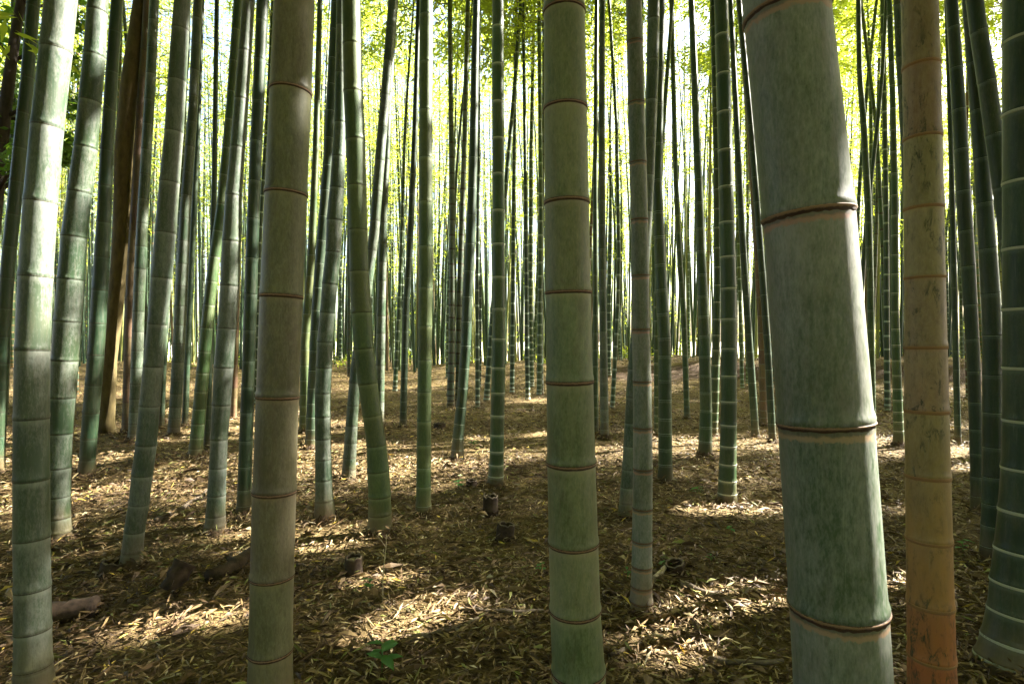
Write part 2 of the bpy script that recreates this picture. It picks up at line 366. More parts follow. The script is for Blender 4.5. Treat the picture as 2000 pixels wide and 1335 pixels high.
def sweep_culm(name, pz, px, py, rr, nodes, H, sides, mats, ringslot, fine):
    """one continuous stem; pz/px/py/rr give the axis and radius against height (local)"""
    rows = []; below = []; fac = []; isring = []; inter = []
    edges = [-0.12] + list(nodes) + [H]
    for i in range(len(edges) - 1):
        a, b = edges[i], edges[i + 1]; Lh = b - a
        if fine:
            offs = [0.0, 0.004, 0.008, 0.013, 0.02, 0.035, 0.25 * Lh, 0.5 * Lh, 0.75 * Lh, Lh - 0.06, Lh - 0.035, Lh - 0.02, Lh - 0.01, Lh - 0.004]
        else:
            offs = [0.0, 0.012, 0.03, 0.5 * Lh, Lh - 0.012]
        offs = sorted(o for o in set(round(o, 5) for o in offs) if -1e-6 <= o < Lh - 0.002)
        if i == 0: offs = [0.0, Lh * 0.5, max(Lh - 0.01, Lh * .8)]
        for o in offs:
            z = a + o
            if z >= H: break
            up = 1 + (0.042 * math.exp(-((o - 0.008) / 0.008) ** 2) if i > 0 else 0)
            dn = 0.012 * math.exp(-((Lh - o) / 0.008))
            rows.append(z); inter.append((i * 0.618034) % 1.0); below.append(min(Lh - o, 1.0)); fac.append(up + dn); isring.append(i > 0 and o < 0.0121 and not fine)
    rows.append(H); inter.append(0.5); below.append(1.0); fac.append(1.0); isring.append(False)
    rows = np.array(rows); below = np.array(below); fac = np.array(fac)
    X = np.interp(rows, pz, px); Y = np.interp(rows, pz, py); Rr = np.interp(rows, pz, rr) * fac
    foot = 1 + 0.22 * np.exp(-np.clip(rows, 0, None) / 0.05)
    Rr = Rr * foot
    e = 0.05
    TX = (np.interp(rows + e, pz, px) - np.interp(rows - e, pz, px)) / (2 * e); TY = (np.interp(rows + e, pz, py) - np.interp(rows - e, pz, py)) / (2 * e)
    an = np.arange(sides) / sides * 2 * math.pi
    ca, sa = np.cos(an), np.sin(an)
    n = len(rows)
    VX = X[:, None] + Rr[:, None] * ca; VY = Y[:, None] + Rr[:, None] * sa
    VZ = rows[:, None] - (TX[:, None] * ca + TY[:, None] * sa) * Rr[:, None]
    V = np.stack([VX, VY, VZ], 2).reshape(-1, 3)
    i0 = np.arange(n - 1)[:, None] * sides; j = np.arange(sides)[None]; j2 = (j + 1) % sides
    F = np.stack([i0 + j, i0 + j2, i0 + sides + j2, i0 + sides + j], 2).reshape(-1, 4)
    mi = np.repeat(np.array(isring[:-1], int), sides) * ringslot
    me = mesh_np(name, V, F.ravel(), np.arange(len(F)) * 4, np.full(len(F), 4), mats, mi, True, {'below': np.repeat(below, sides), 'internode': np.repeat(inter, sides)})
    return me

def ring_mesh(name, mat, prof, sides=32, ragged=0.0, seed=0):
    r_ = np.random.default_rng(seed); V = []; F = []
    n = len(prof)
    for k in range(sides):
        a = k / sides * 2 * math.pi
        jag = ragged * r_.uniform(-1, 1)
        for i, (rad, z) in enumerate(prof):
            V.append((math.cos(a) * rad, math.sin(a) * rad, z + (jag if i < n // 2 else 0)))
    for k in range(sides):
        k2 = (k + 1) % sides
        for i in range(n):
            i2 = (i + 1) % n
            F.append((k * n + i, k2 * n + i, k2 * n + i2, k * n + i2))
    return mesh_polys(name, V, F, [mat])
RP = [(0.96, -0.115), (1.016, -0.105), (1.046, -0.060), (1.036, -0.015), (1.052, 0.025), (1.046, 0.060), (0.96, 0.080)]
RPW = [(0.96, -0.105), (1.010, -0.095), (1.020, -0.040), (1.034, -0.012), (1.052, 0.010), (1.046, 0.036), (0.96, 0.060)]
RPT = [(0.96, -0.045), (1.014, -0.036), (1.024, 0.0), (1.018, 0.030), (0.96, 0.040)]
RINGS = {'brown': ring_mesh('node_ring', RINGM['brown'], RP, 36, 0.008, 1), 'dark': ring_mesh('node_ring', RINGM['dark'], RPT),
         'white': ring_mesh('node_ring', RINGM['white'], RP, 32), 'pale': ring_mesh('node_ring', RINGM['pale'], RPT), 'rust': ring_mesh('node_ring', RINGM['rust'], RP, 32, .006, 3),
         'ragged': ring_mesh('node_ring', RINGM['brown'], RPW, 72, 0.022, 2)}

# ---- crowns: branchlets and many single leaves
def crown_arrays(seed, z0, z1, nbr, nleaf, rad, size, droop=0.5):
    r = np.random.default_rng(seed)
    LV = []; BV = []; BF = []
    hz = z0 + (z1 - z0) * r.random(nbr) ** 0.85
    az = r.random(nbr) * 2 * math.pi
    ln = rad * (0.45 + 0.75 * r.random(nbr)) * (1 - 0.55 * ((hz - z0) / (z1 - z0)) ** 2)
    up = r.uniform(0.25, 0.9, nbr)
    cen = []
    for i in range(nbr):
        d = np.array([math.cos(az[i]), math.sin(az[i]), 0.0])
        p0 = np.array([0, 0, hz[i]]); pts = []
        for t in np.linspace(0, 1, 5):
            pts.append(p0 + d * ln[i] * t + np.array([0, 0, ln[i] * (up[i] * t - droop * 1.1 * t * t)]))
        pts = np.array(pts); s = np.cross(d, [0, 0, 1]); b = len(BV)
        for k, pt in enumerate(pts):
            w_ = 0.007 * (1 - k / 5.0) + 0.0012
            BV += [pt + s * w_, pt + np.array([0, 0, w_ * 1.4]) - s * w_ * .5, pt - np.array([0, 0, w_ * 1.4]) - s * w_ * .5]
        for k in range(4):
            for e in range(3):
                BF.append((b + 3 * k + e, b + 3 * k + (e + 1) % 3, b + 3 * k + 3 + (e + 1) % 3, b + 3 * k + 3 + e))
        m = nleaf // nbr
        t = 0.2 + 0.85 * r.random(m) ** 0.8
        base = np.stack([np.interp(t, np.linspace(0, 1, 5), pts[:, c]) for c in range(3)], 1)
        ncl = max(3, m // 14); cc = r.integers(0, ncl, m)
        off = r.normal(0, 0.17, (ncl, 3)) * np.array([1, 1, 0.6]); base = base + off[cc] + r.normal(0, 0.07, (m, 3))
        ang = az[i] + r.normal(0, 1.0, m); pit = r.uniform(-1.0, 0.25, m)
        dv = np.stack([np.cos(ang) * np.cos(pit), np.sin(ang) * np.cos(pit), np.sin(pit)], 1)
        cen.append((base, dv))
    B = np.concatenate([c[0] for c in cen]); D = np.concatenate([c[1] for c in cen]); n = len(B)
    sz = size * r.uniform(0.7, 1.3, n); roll = r.normal(0, 0.9, n)
    side = np.cross(D, [0, 0, 1.0]); side /= np.linalg.norm(side, axis=1)[:, None] + 1e-9
    nrm = np.cross(side, D); sv = side * np.cos(roll)[:, None] + nrm * np.sin(roll)[:, None]
    Lv = np.stack([B, B + D * (0.4 * sz)[:, None] + sv * (0.11 * sz)[:, None], B + D * sz[:, None], B + D * (0.4 * sz)[:, None] - sv * (0.11 * sz)[:, None]], 1)
    return Lv, np.array(BV), BF

def crown_mesh(name, Lv, BV, BF, leafm, twigm):
    n = len(Lv); V = np.concatenate([Lv.reshape(-1, 3), BV]) if len(BV) else Lv.reshape(-1, 3)
    loops = np.concatenate([np.arange(n * 4), np.array(BF, int).ravel() + n * 4]); k = n + len(BF)
    mi = np.concatenate([np.zeros(n, int), np.ones(len(BF), int)])
    return mesh_np(name, V, loops, np.arange(k) * 4, np.full(k, 4), [leafm, twigm], mi, False)

DENSE = [crown_arrays(100 + i, 6.9, 13.6, 46, 4200, 2.0, 0.175) for i in range(5)]
THIN = [crown_arrays(200 + i, 3.4 + 0.9 * (i % 3), 14.2, 48, 1900, 1.7, 0.145) for i in range(7)]
DENSE_ME = [crown_mesh('crown', *d, M_LEAF, M_TWIG) for d in DENSE]
THIN_ME = [crown_mesh('crown', *d, M_LEAF, M_TWIG) for d in THIN]

def add_crown(root, kind, pz, px, py, scale=1.0):
    """the crown stands along the upper culm: tilt it to the culm's axis; leaves inside a canopy gap are missing"""
    k = rnd.randrange(5 if kind == 'dense' else 7)
    Lv, BV, BF = (DENSE if kind == 'dense' else THIN)[k]
    za, zb = 5.0, 12.0
    a = Vector((float(np.interp(za, pz, px)), float(np.interp(za, pz, py)), za)); b = Vector((float(np.interp(zb, pz, px)), float(np.interp(zb, pz, py)), zb))
    rot = (b - a).normalized().to_track_quat('Z', 'Y').to_matrix().to_4x4() @ Matrix.Rotation(rnd.uniform(0, 6.28), 4, 'Z')
    mat = Matrix.Translation(a) @ rot @ Matrix.Translation((0, 0, -za * 1.0)) @ Matrix.Scale(scale, 4)
    M = np.array(Matrix.Translation(root.location) @ mat)
    c = Lv.mean(1) @ M[:3, :3].T + M[:3, 3]
    gap = in_gap(c)
    if gap.any():
        me = crown_mesh('crown', Lv[~gap], BV, BF, M_LEAF, M_TWIG)
    else:
        me = (DENSE_ME if kind == 'dense' else THIN_ME)[k]
    o = link('crown', me, root); o.matrix_local = mat
    return o

LAST = [None]
def root_collar(t, r):
    """dark ring of root stubs and old sheath scraps round the foot"""
    V, F = [], []; n = 26; h = rnd.uniform(.5, 1.3) * r
    prof = [(1.45, -.35), (1.32, .05), (1.16, .30), (1.07, .62), (0.97, .75)]
    for k in range(n):
        a = k / n * 2 * math.pi; j = rnd.uniform(-.12, .16); hh = h * rnd.uniform(.6, 1.25)
        for i, (q, z) in enumerate(prof):
            q_ = q + j * (1, 1, .6, .2, 0)[i]; V.append((math.cos(a) * q_ * r, math.sin(a) * q_ * r, z * hh))
    m = len(prof)
    for k in range(n):
        for i in range(m - 1): F.append((k * m + i, ((k + 1) % n) * m + i, ((k + 1) % n) * m + i + 1, k * m + i + 1))
    link('root_collar', mesh_polys('root_collar', V, F, [M_ROOT]), t)

def build_culm(label, loc, pz, px, py, rr, nodes, H, style, fine, rings, crown, group, ring=None, cat='bamboo', ringmax=4.2):
    t = thing('bamboo_culm', label, cat, loc, group)
    rk = ring or RING_OF[style]
    me = sweep_culm('stem', pz, px, py, rr, nodes, H, 36 if fine else (14 if rings else 10), [STY[style], RINGM['brown' if rk == 'ragged' else rk]], 0 if rings else 1, fine)
    link('stem', me, t)
    if rings:
        for z in nodes:
            if z > ringmax or z < 0.0: continue
            x = float(np.interp(z, pz, px)); y = float(np.interp(z, pz, py)); r = float(np.interp(z, pz, rr)) * (1 + 0.22 * math.exp(-z / 0.05))
            e = 0.05
            tx = (np.interp(z + e, pz, px) - np.interp(z - e, pz, px)) / (2 * e); ty = (np.interp(z + e, pz, py) - np.interp(z - e, pz, py)) / (2 * e)
            o = link('node_ring', RINGS[rk], t, (x, y, z))
            q_ = Vector((tx, ty, 1)).to_track_quat('Z', 'Y'); o.rotation_euler = q_.to_euler()
            o.rotation_euler.rotate_axis('Z', rnd.uniform(0, 6.28)); o.scale = (r, r, r * rnd.uniform(.85, 1.1))
    if crown: add_crown(t, crown, pz, px, py)
    LAST[0] = t
    return t

# culms measured in the photograph: label, style, group, base pixel y (or depth), [(y, x, width)], node ys (or internode factor)
G_NEAR = 'bamboo culms standing close to the viewer'; G_MID = 'bamboo culms in the middle of the grove'; G_BACK = 'slim bamboo culms behind the first rows'
HAND = [
 ('thickest culm in the grove, grey-green with powdery speckles and flaking brown rings', 'grey', G_NEAR, ('d', .85),
  [(0, 1553, 177), (430, 1594, 188), (820, 1622, 195), (1200, 1645, 200), (1335, 1652, 203), (2100, 1672, 225)], [8, 415, 828, 1190, 1500, 1750, 1930, 2030], 'ragged'),
 ('thick sage-grey culm with brown ridged rings standing right of the picture centre', 'sage', G_NEAR, ('d', 1.53),
  [(0, 1099, 78), (220, 1102, 82), (570, 1108, 87), (900, 1114.5, 93), (1190, 1123, 98), (1335, 1131, 104), (1478, 1140, 110)], [40, 222, 400, 572, 743, 900, 1055, 1185, 1305, 1400], None),
 ('thick taupe-brown culm with rusty rings standing left of the picture centre', 'taupe', G_NEAR, ('d', 1.66),
  [(0, 567, 82), (170, 561, 84), (375, 553, 85), (577, 545, 86), (775, 538.5, 85), (960, 533.5, 87), (1125, 530, 87), (1270, 528, 87), (1415, 527, 92)], [172, 375, 577, 775, 960, 1125, 1270, 1370], None),
 ('bluish culm at the left edge with large white sun patches and a dark foot', 'wax', G_NEAR, ('d', 1.8),
  [(0, 96, 68), (90, 88.5, 68), (240, 74, 69), (390, 63, 71), (538, 56, 72), (685, 52, 73), (820, 52.5, 74), (940, 54.5, 75), (1055, 57, 76), (1150, 60, 76), (1335, 65, 78), (1357, 66, 80)],
  [-60, 85, 240, 390, 538, 683, 818, 938, 1052, 1150, 1230, 1300], None),
 ('tan culm turning orange toward its foot with dark mildew spots', 'tan', G_NEAR, ('d', 1.65),
  [(0, 1816, 77), (255, 1818, 80), (540, 1818, 84), (800, 1818, 90), (1055, 1819.5, 94), (1285, 1821, 98), (1420, 1822, 104)], [118, 262, 402, 540, 678, 803, 931, 1055, 1180, 1283, 1360], None),
 ('dark green culm cut by the right picture edge, foot bent and closely ringed', 'deep', G_NEAR, ('b', 1306),
  [(0, 2002, 95), (820, 2003, 95), (920, 2000, 95), (1000, 1995, 96), (1070, 1988, 97), (1140, 1980, 98), (1190, 1975, 97), (1250, 1963, 97), (1306, 1951, 98)], [78, 220, 355, 485, 603, 718, 821, 915, 998, 1075, 1138, 1195, 1250, 1288], 'white'),
 ('broad plain green culm just right of the sun-patched bluish left-edge culm', 'blue', G_MID, ('b', 1053),
  [(0, 190, 42), (120, 182, 45), (290, 166, 48), (460, 144, 52), (540, 138, 54), (625, 132, 57), (775, 121, 56), (860, 116, 53), (935, 114, 52), (1000, 115, 48), (1053, 117, 47)],
  [22, 108, 197, 288, 375, 462, 545, 627, 703, 775, 845, 912, 968, 1010, 1038], None),
 ('slim dark blue-green culm with yellowed foot left of the brown tree trunk', 'deep', G_MID, ('b', 933),
  [(0, 221, 25), (130, 213, 26), (290, 204, 28), (430, 199, 31), (570, 192, 34), (700, 185, 35), (800, 177, 35), (933, 168, 33)], [55, 135, 210, 290, 360, 432, 500, 565, 630, 692, 750, 805, 855, 895], 'dark'),
 ('slim culm right of the brown tree trunk, its middle lit white', 'blue', G_BACK, ('b', 862),
  [(0, 293, 20), (150, 288, 21), (290, 281, 22), (430, 274, 23), (540, 270, 24), (862, 262, 25)], 1.0, None),
 ('leaning grey-green culm lit white near the top, foot among dark wood chunks', 'wax', G_MID, ('b', 1110),
  [(0, 345, 34), (110, 339, 37), (250, 332, 38), (350, 324, 41), (450, 317, 43), (540, 310, 43), (640, 302, 40), (715, 295, 40), (790, 289, 42), (870, 283, 43), (925, 276, 43), (985, 270, 42), (1035, 262, 42), (1110, 255, 42)],
  [48, 150, 252, 352, 452, 541, 632, 715, 792, 868, 927, 983, 1036, 1075], None),
 ('green culm close behind the leaning grey-green culm, on its right', 'blue', G_BACK, ('b', 849),
  [(0, 383, 18), (200, 375, 19), (400, 361, 22), (600, 352, 25), (750, 345, 25), (849, 339, 24)], 1.05, None),
 ('leaning culm with a narrow sunlit patch at half height, foot olive green', 'green', G_BACK, ('b', 895),
  [(0, 456, 18), (200, 444, 18), (400, 428, 20), (520, 413, 23), (620, 403, 24), (720, 395, 26), (895, 381, 28)], 1.0, 'dark'),
 ('pale blue-green culm with sunlit right side, left of the thick taupe culm', 'wax', G_MID, ('b', 1040),
  [(0, 480, 25), (190, 467, 29), (290, 460, 30), (380, 453, 33), (470, 449, 37), (560, 446, 38), (640, 441, 38), (720, 435, 40), (790, 431, 37), (855, 427, 35), (910, 425, 35), (1000, 421, 38), (1040, 420, 41)],
  [95, 190, 285, 380, 470, 557, 640, 717, 790, 857, 912, 965, 1005, 1026], None),
 ('olive-dark culm hugging the left side of the thick taupe culm', 'deep', G_MID, ('b', 1008),
  [(0, 515, 24), (100, 511, 24), (300, 501, 24), (450, 495, 25), (600, 490, 26), (750, 485, 26), (850, 481, 27), (1008, 476, 29)], [45, 120, 200, 277, 355, 428, 505, 575, 645, 705, 755, 805, 860, 910, 955, 985], None),
 ('pale ringed culm right of the taupe culm, its foot lit white', 'deep', G_BACK, ('b', 876),
  [(0, 651, 18), (300, 639, 21), (500, 624, 21), (600, 617, 20), (667, 614, 20), (760, 610, 21), (876, 607, 23)], 1.0, 'pale'),
 ('faint grey culm in the shade touching the right edge of the taupe culm', 'moss', G_BACK, ('b', 842),
  [(0, 627, 10), (300, 618, 13), (500, 609, 15), (667, 596, 17), (842, 593, 18)], 1.0, 'pale'),
 ('blue-green culm leaning right with thin dark rings and brownish foot', 'blue', G_MID, ('b', 1016),
  [(0, 672, 17), (250, 669, 24), (370, 662, 28), (430, 657, 31), (495, 654, 30), (555, 647, 30), (610, 642, 29), (667, 637, 31), (770, 632, 31), (860, 632, 31), (950, 633, 34), (1016, 635, 39)],
  [60, 150, 245, 310, 370, 432, 493, 555, 610, 667, 717, 766, 812, 855, 895, 935, 975], None),
 ('mossy green culm leaning left with dark rings, sunlit near its foot', 'moss', G_MID, ('b', 1044),
  [(0, 690, 36), (185, 693, 38), (277, 697, 38), (365, 699, 37), (450, 701, 37), (530, 703, 38), (610, 708, 40), (680, 712, 40), (745, 719, 38), (810, 728, 37), (870, 736, 38), (920, 739, 43), (965, 742, 44), (1044, 742, 45)],
  [5, 95, 185, 277, 365, 450, 530, 610, 680, 748, 810, 868, 918, 967, 1002, 1028], None),
 ('slim culm crossing behind the mossy green culm, upper part blazing white', 'blue', G_BACK, ('b', 939),
  [(0, 763, 18), (150, 752, 19), (300, 740, 20), (450, 729, 20), (600, 710, 21), (720, 694, 22), (800, 688, 23), (939, 680, 27)], 1.0, None),
 ('thin pale blue culm with sunlit edge just right of the mossy green culm', 'blue', G_BACK, ('b', 832),
  [(0, 771, 11), (200, 757, 13), (300, 754, 14), (400, 749, 16), (600, 744, 18), (832, 741, 18)], 1.0, None),
 ('straight grey-green culm with faint pale rings between the mossy and white-ringed culms', 'moss', G_MID, ('b', 1006),
  [(0, 833, 26), (215, 832, 26), (480, 832, 28), (640, 830.5, 27), (765, 829, 27), (1006, 827, 29)], [33, 125, 218, 310, 396, 482, 562, 637, 703, 765, 822, 868, 912, 948, 985], 'pale'),
 ('culm leaning right with a brown band round its foot and sunlit top', 'deep', G_BACK, ('b', 899),
  [(0, 930, 13), (120, 927, 15), (200, 926, 16), (300, 924, 17), (400, 921, 18), (500, 917, 20), (600, 912, 20), (667, 910, 20), (770, 903, 20), (850, 895, 22), (899, 893, 25)], 1.05, 'pale'),
 ('straight bright green culm with evenly spaced white rings and whitish foot, near centre', 'green', G_MID, ('b', 951),
  [(0, 972.5, 23), (120, 972, 24), (340, 973, 24), (475, 973.5, 25), (603, 974, 26), (717, 973.5, 27), (766, 972.5, 27), (847, 971, 27), (905, 969.5, 28), (951, 967, 31)],
  [46, 121, 195, 267, 337, 409, 475, 540, 602, 661, 717, 766, 810, 848, 880, 906, 928], None),
 ('slim grey-green culm with dark rings right of the sage-grey culm, dark foot', 'grey', G_NEAR, ('b', 1196),
  [(0, 1235, 31), (205, 1240.5, 33), (430, 1247, 34), (642, 1250.5, 35), (742, 1253, 36), (912, 1255, 38), (1100, 1253.5, 40), (1196, 1252, 42)],
  [88, 205, 320, 430, 538, 642, 743, 833, 913, 990, 1053, 1103, 1142, 1172], 'brown'),
 ('curving pale blue-green culm passing behind the slim grey-green one, foot green', 'blue', G_MID, ('b', 1012),
  [(0, 1279, 24), (110, 1277, 25), (200, 1274, 24), (300, 1270, 23), (350, 1268, 23), (450, 1262, 24), (550, 1255, 24), (650, 1245, 24), (750, 1237, 25), (900, 1229, 26), (1012, 1221, 27)], [33, 113, 192, 267, 340, 412, 480, 545, 605, 665, 720, 775, 825, 870, 915, 950, 980], None),
 ('green culm with brown stained foot right of the slim grey-green culm', 'green', G_MID, ('b', 941),
  [(0, 1294, 16), (200, 1290, 17), (350, 1286, 19), (460, 1289, 22), (560, 1293, 24), (667, 1299, 26), (941, 1299.5, 28)], [60, 130, 200, 278, 350, 412, 461, 516, 565, 612, 660, 695, 742, 780, 816, 845, 875, 905], 'pale'),
 ('thin closely ringed culm squeezed between two green culms right of centre', 'green', G_BACK, ('b', 849),
  [(0, 1312, 7), (300, 1290, 9), (600, 1281, 10), (849, 1283, 11)], .7, None),
 ('slim straight culm leaning slightly left on the open floor before the soil bank', 'green', G_BACK, ('b', 817),
  [(0, 1308, 9), (350, 1318, 10), (520, 1327, 11), (620, 1335, 11), (817, 1342, 12)], .9, 'pale'),
 ('green culm with dark rotten foot left of the white-ringed right culm', 'green', G_MID, ('b', 894),
  [(0, 1352, 12), (150, 1358, 14), (250, 1361, 15), (400, 1367, 17), (500, 1370, 19), (600, 1374, 22), (667, 1376.5, 23), (800, 1379, 24), (894, 1377, 27)], [50, 100, 150, 200, 250, 300, 350, 395, 445, 490, 535, 577, 617, 655, 695, 732, 765, 800, 832, 860], 'pale'),
 ('slim white-ringed culm tucked behind the larger white-ringed culm', 'green', G_BACK, ('b', 850),
  [(0, 1397, 12), (300, 1402, 13), (550, 1403, 15), (650, 1400, 16), (780, 1396, 17), (850, 1393, 17)], .85, None),
 ('bright green white-ringed culm on the right with its foot powdered whitish', 'green', G_MID, ('b', 986),
  [(0, 1414, 28), (140, 1417.5, 29), (290, 1420.5, 29), (432, 1423, 30), (562, 1425.5, 31), (733, 1425, 32), (828, 1424, 32), (905, 1422, 34), (986, 1420, 37)],
  [62, 139, 215, 290, 362, 432, 500, 562, 622, 680, 733, 783, 829, 870, 905, 937, 962], None),
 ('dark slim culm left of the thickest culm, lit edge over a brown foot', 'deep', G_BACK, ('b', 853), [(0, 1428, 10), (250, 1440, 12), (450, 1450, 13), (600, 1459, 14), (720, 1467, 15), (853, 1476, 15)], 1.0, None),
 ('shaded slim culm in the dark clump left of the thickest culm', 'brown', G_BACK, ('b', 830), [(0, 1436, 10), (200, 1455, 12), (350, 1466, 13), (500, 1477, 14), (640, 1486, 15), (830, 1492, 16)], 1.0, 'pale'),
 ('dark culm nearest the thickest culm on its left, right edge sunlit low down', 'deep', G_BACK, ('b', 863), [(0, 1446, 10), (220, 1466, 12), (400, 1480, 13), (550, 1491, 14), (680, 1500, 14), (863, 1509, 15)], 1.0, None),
 ('slim bright green culm with very close white rings right of the thickest culm', 'green', G_MID, ('b', 869),
  [(0, 1732, 11), (200, 1740, 12), (400, 1745, 15), (600, 1746.5, 16), (700, 1750, 18), (850, 1755, 21), (869, 1755, 22)],
  [35, 80, 125, 170, 214, 256, 298, 340, 382, 422, 460, 498, 535, 572, 608, 642, 673, 703, 732, 758, 780, 803, 822, 840], None),
 ('pale blue culm with dark rings running down behind the tan culm', 'blue', G_BACK, ('d', 5.3), [(0, 1757, 16), (100, 1760.5, 16), (200, 1766, 16), (300, 1771, 17), (600, 1781, 18), (900, 1788, 20)], [-50, 5, 52, 108, 163, 218, 270, 322, 373, 425, 475, 525, 575, 622, 668, 710, 750, 785, 815, 845, 870], None),
 ('green culm leaning against the right flank of the thickest culm', 'green', G_BACK, ('d', 6.4), [(0, 1668, 10), (150, 1672, 11), (250, 1681, 13), (400, 1691, 14), (560, 1697, 14), (861, 1704, 15)], 1.0, 'pale'),
 ('thin dark culm slanting left across others right of the thickest culm', 'deep', G_BACK, ('d', 7.8), [(0, 1735, 8), (130, 1727, 8), (250, 1715, 9), (350, 1703, 9), (480, 1690, 10), (826, 1665, 11)], 1.0, None),
 ('thin green culm slanting right, crossing the dark slanting one', 'green', G_BACK, ('d', 9.5), [(0, 1680, 7), (250, 1711, 8), (450, 1722, 9), (650, 1731, 9), (798, 1736, 10)], 1.0, 'dark'),
 ('slim green culm left of the close-ringed bright green culm', 'deep', G_BACK, ('d', 9.0), [(0, 1718, 9), (400, 1728, 11), (650, 1731, 12), (805, 1733, 12)], 1.0, None),
 ('slim dark culm right of the tan culm with a sunlit streak low down', 'deep', G_BACK, ('b', 868), [(0, 1855, 9), (300, 1862, 11), (600, 1867, 13), (868, 1871, 14)], 1.0, None),
 ('dark blue-green culm standing two to the right of the tan culm', 'deep', G_MID, ('b', 1002), [(0, 1865, 25), (200, 1877, 29), (400, 1887, 30), (540, 1895, 30), (600, 1898, 29), (700, 1903, 28), (800, 1906, 27), (1002, 1909, 26)], [50, 130, 212, 290, 372, 450, 520, 595, 662, 725, 785, 838, 885, 930, 968], None),
 ('near-black green culm left of the right-edge culm', 'deep', G_MID, ('b', 1100), [(0, 1882, 22), (150, 1896, 27), (250, 1906, 30), (400, 1918, 34), (500, 1926, 37), (600, 1933, 40), (667, 1935, 40), (800, 1936, 41), (950, 1937, 41), (1100, 1932, 40)], [40, 127, 218, 312, 398, 487, 574, 655, 732, 805, 872, 930, 983, 1025, 1065], None),
 ('dark green culm slanting steeply behind the right-edge culm, foot hidden', 'deep', G_MID, ('d', 2.75), [(0, 1904, 35), (62, 1912, 36), (160, 1928, 38), (265, 1943, 39), (365, 1958, 40), (450, 1969, 41), (650, 1992, 43), (900, 2015, 44), (1119, 2030, 46)], [-40, 62, 160, 262, 365, 465, 560, 655, 745, 830, 905, 970, 1030, 1075], None),
 ('dark green culm behind the sun-patched bluish culm at the left edge', 'deep', G_MID, ('b', 922), [(0, 55, 28), (150, 45, 28), (250, 35, 29), (400, 22, 30), (500, 12, 30), (650, 3, 31), (922, -6, 31)], [75, 145, 215, 284, 350, 415, 478, 540, 600, 655, 708, 760, 803, 850, 890], 'dark'),
 ('sunlit culm leaning out of the picture at the top left corner', 'wax', G_NEAR, ('d', 3.0), [(0, -4, 42), (100, -10, 43), (250, -24, 44), (667, -62, 46), (1081, -95, 48)], 1.0, None),
 ('dead dark-brown culm standing right of the brown tree trunk', 'brown', G_BACK, ('b', 845), [(0, 280, 14), (300, 265, 17), (550, 253, 20), (845, 248, 22)], 1.1, None),
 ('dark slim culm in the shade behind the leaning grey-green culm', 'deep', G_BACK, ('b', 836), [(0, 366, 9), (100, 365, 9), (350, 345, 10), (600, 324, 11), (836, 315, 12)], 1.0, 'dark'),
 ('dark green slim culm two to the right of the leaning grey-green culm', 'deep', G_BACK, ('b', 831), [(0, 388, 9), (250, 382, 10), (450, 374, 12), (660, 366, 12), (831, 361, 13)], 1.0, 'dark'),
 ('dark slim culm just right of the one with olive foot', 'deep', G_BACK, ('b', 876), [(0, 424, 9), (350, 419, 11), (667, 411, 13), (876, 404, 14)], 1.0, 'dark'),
 ('brownish slim culm in shade between the pale blue-green and olive-dark culms', 'brown', G_BACK, ('b', 818), [(0, 468, 10), (400, 464, 11), (667, 459, 12), (818, 456, 13)], 1.0, None),
 ('blue-green slim culm left of the one with the brown foot band', 'blue', G_BACK, ('b', 794), [(0, 877.5, 9), (200, 880, 10), (400, 883, 12), (667, 882, 13), (794, 880, 14)], .9, None),
 ('bluish slim culm with one long sunlit edge, behind the brown-banded one', 'blue', G_BACK, ('b', 792), [(0, 915, 9), (300, 907, 10), (600, 897, 11), (792, 894, 11)], .9, None),
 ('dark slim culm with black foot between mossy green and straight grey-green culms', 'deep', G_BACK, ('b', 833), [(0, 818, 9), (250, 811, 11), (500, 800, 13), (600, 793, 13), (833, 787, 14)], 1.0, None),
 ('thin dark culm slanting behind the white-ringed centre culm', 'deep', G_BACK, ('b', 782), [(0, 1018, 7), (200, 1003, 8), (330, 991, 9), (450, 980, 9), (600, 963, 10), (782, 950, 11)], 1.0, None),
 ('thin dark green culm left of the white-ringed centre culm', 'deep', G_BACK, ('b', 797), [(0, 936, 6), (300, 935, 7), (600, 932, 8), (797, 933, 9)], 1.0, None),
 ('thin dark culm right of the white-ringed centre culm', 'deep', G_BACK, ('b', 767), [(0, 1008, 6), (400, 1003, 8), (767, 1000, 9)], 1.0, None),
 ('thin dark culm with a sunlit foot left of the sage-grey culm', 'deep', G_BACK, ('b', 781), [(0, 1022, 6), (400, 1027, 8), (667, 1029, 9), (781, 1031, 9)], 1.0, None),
 ('thin bright green ringed culm left of the sage-grey culm', 'green', G_BACK, ('b', 755), [(0, 1043, 6), (300, 1037, 8), (600, 1036, 9), (755, 1039, 9)], .7, None),
 ('slim green culm touching the left edge of the sage-grey culm', 'green', G_BACK, ('b', 771), [(0, 1052, 7), (400, 1056, 9), (771, 1053, 10)], 1.0, 'pale'),
 ('slim blue-green culm right of the sage-grey culm with dark foot', 'blue', G_BACK, ('b', 856), [(0, 1175, 11), (250, 1174, 13), (500, 1175, 15), (600, 1177, 15), (856, 1181, 17)], 1.0, 'pale'),
 ('thin green culm touching the right edge of the sage-grey culm', 'green', G_BACK, ('b', 846), [(0, 1166, 8), (300, 1163, 9), (600, 1163, 11), (846, 1163, 12)], 1.0, 'pale'),
 ('thin bent green culm standing before the soil bank', 'green', G_BACK, ('b', 798), [(0, 1188, 6), (250, 1203, 7), (500, 1208, 8), (600, 1206, 8), (798, 1196, 9)], 1.0, 'pale'),
]

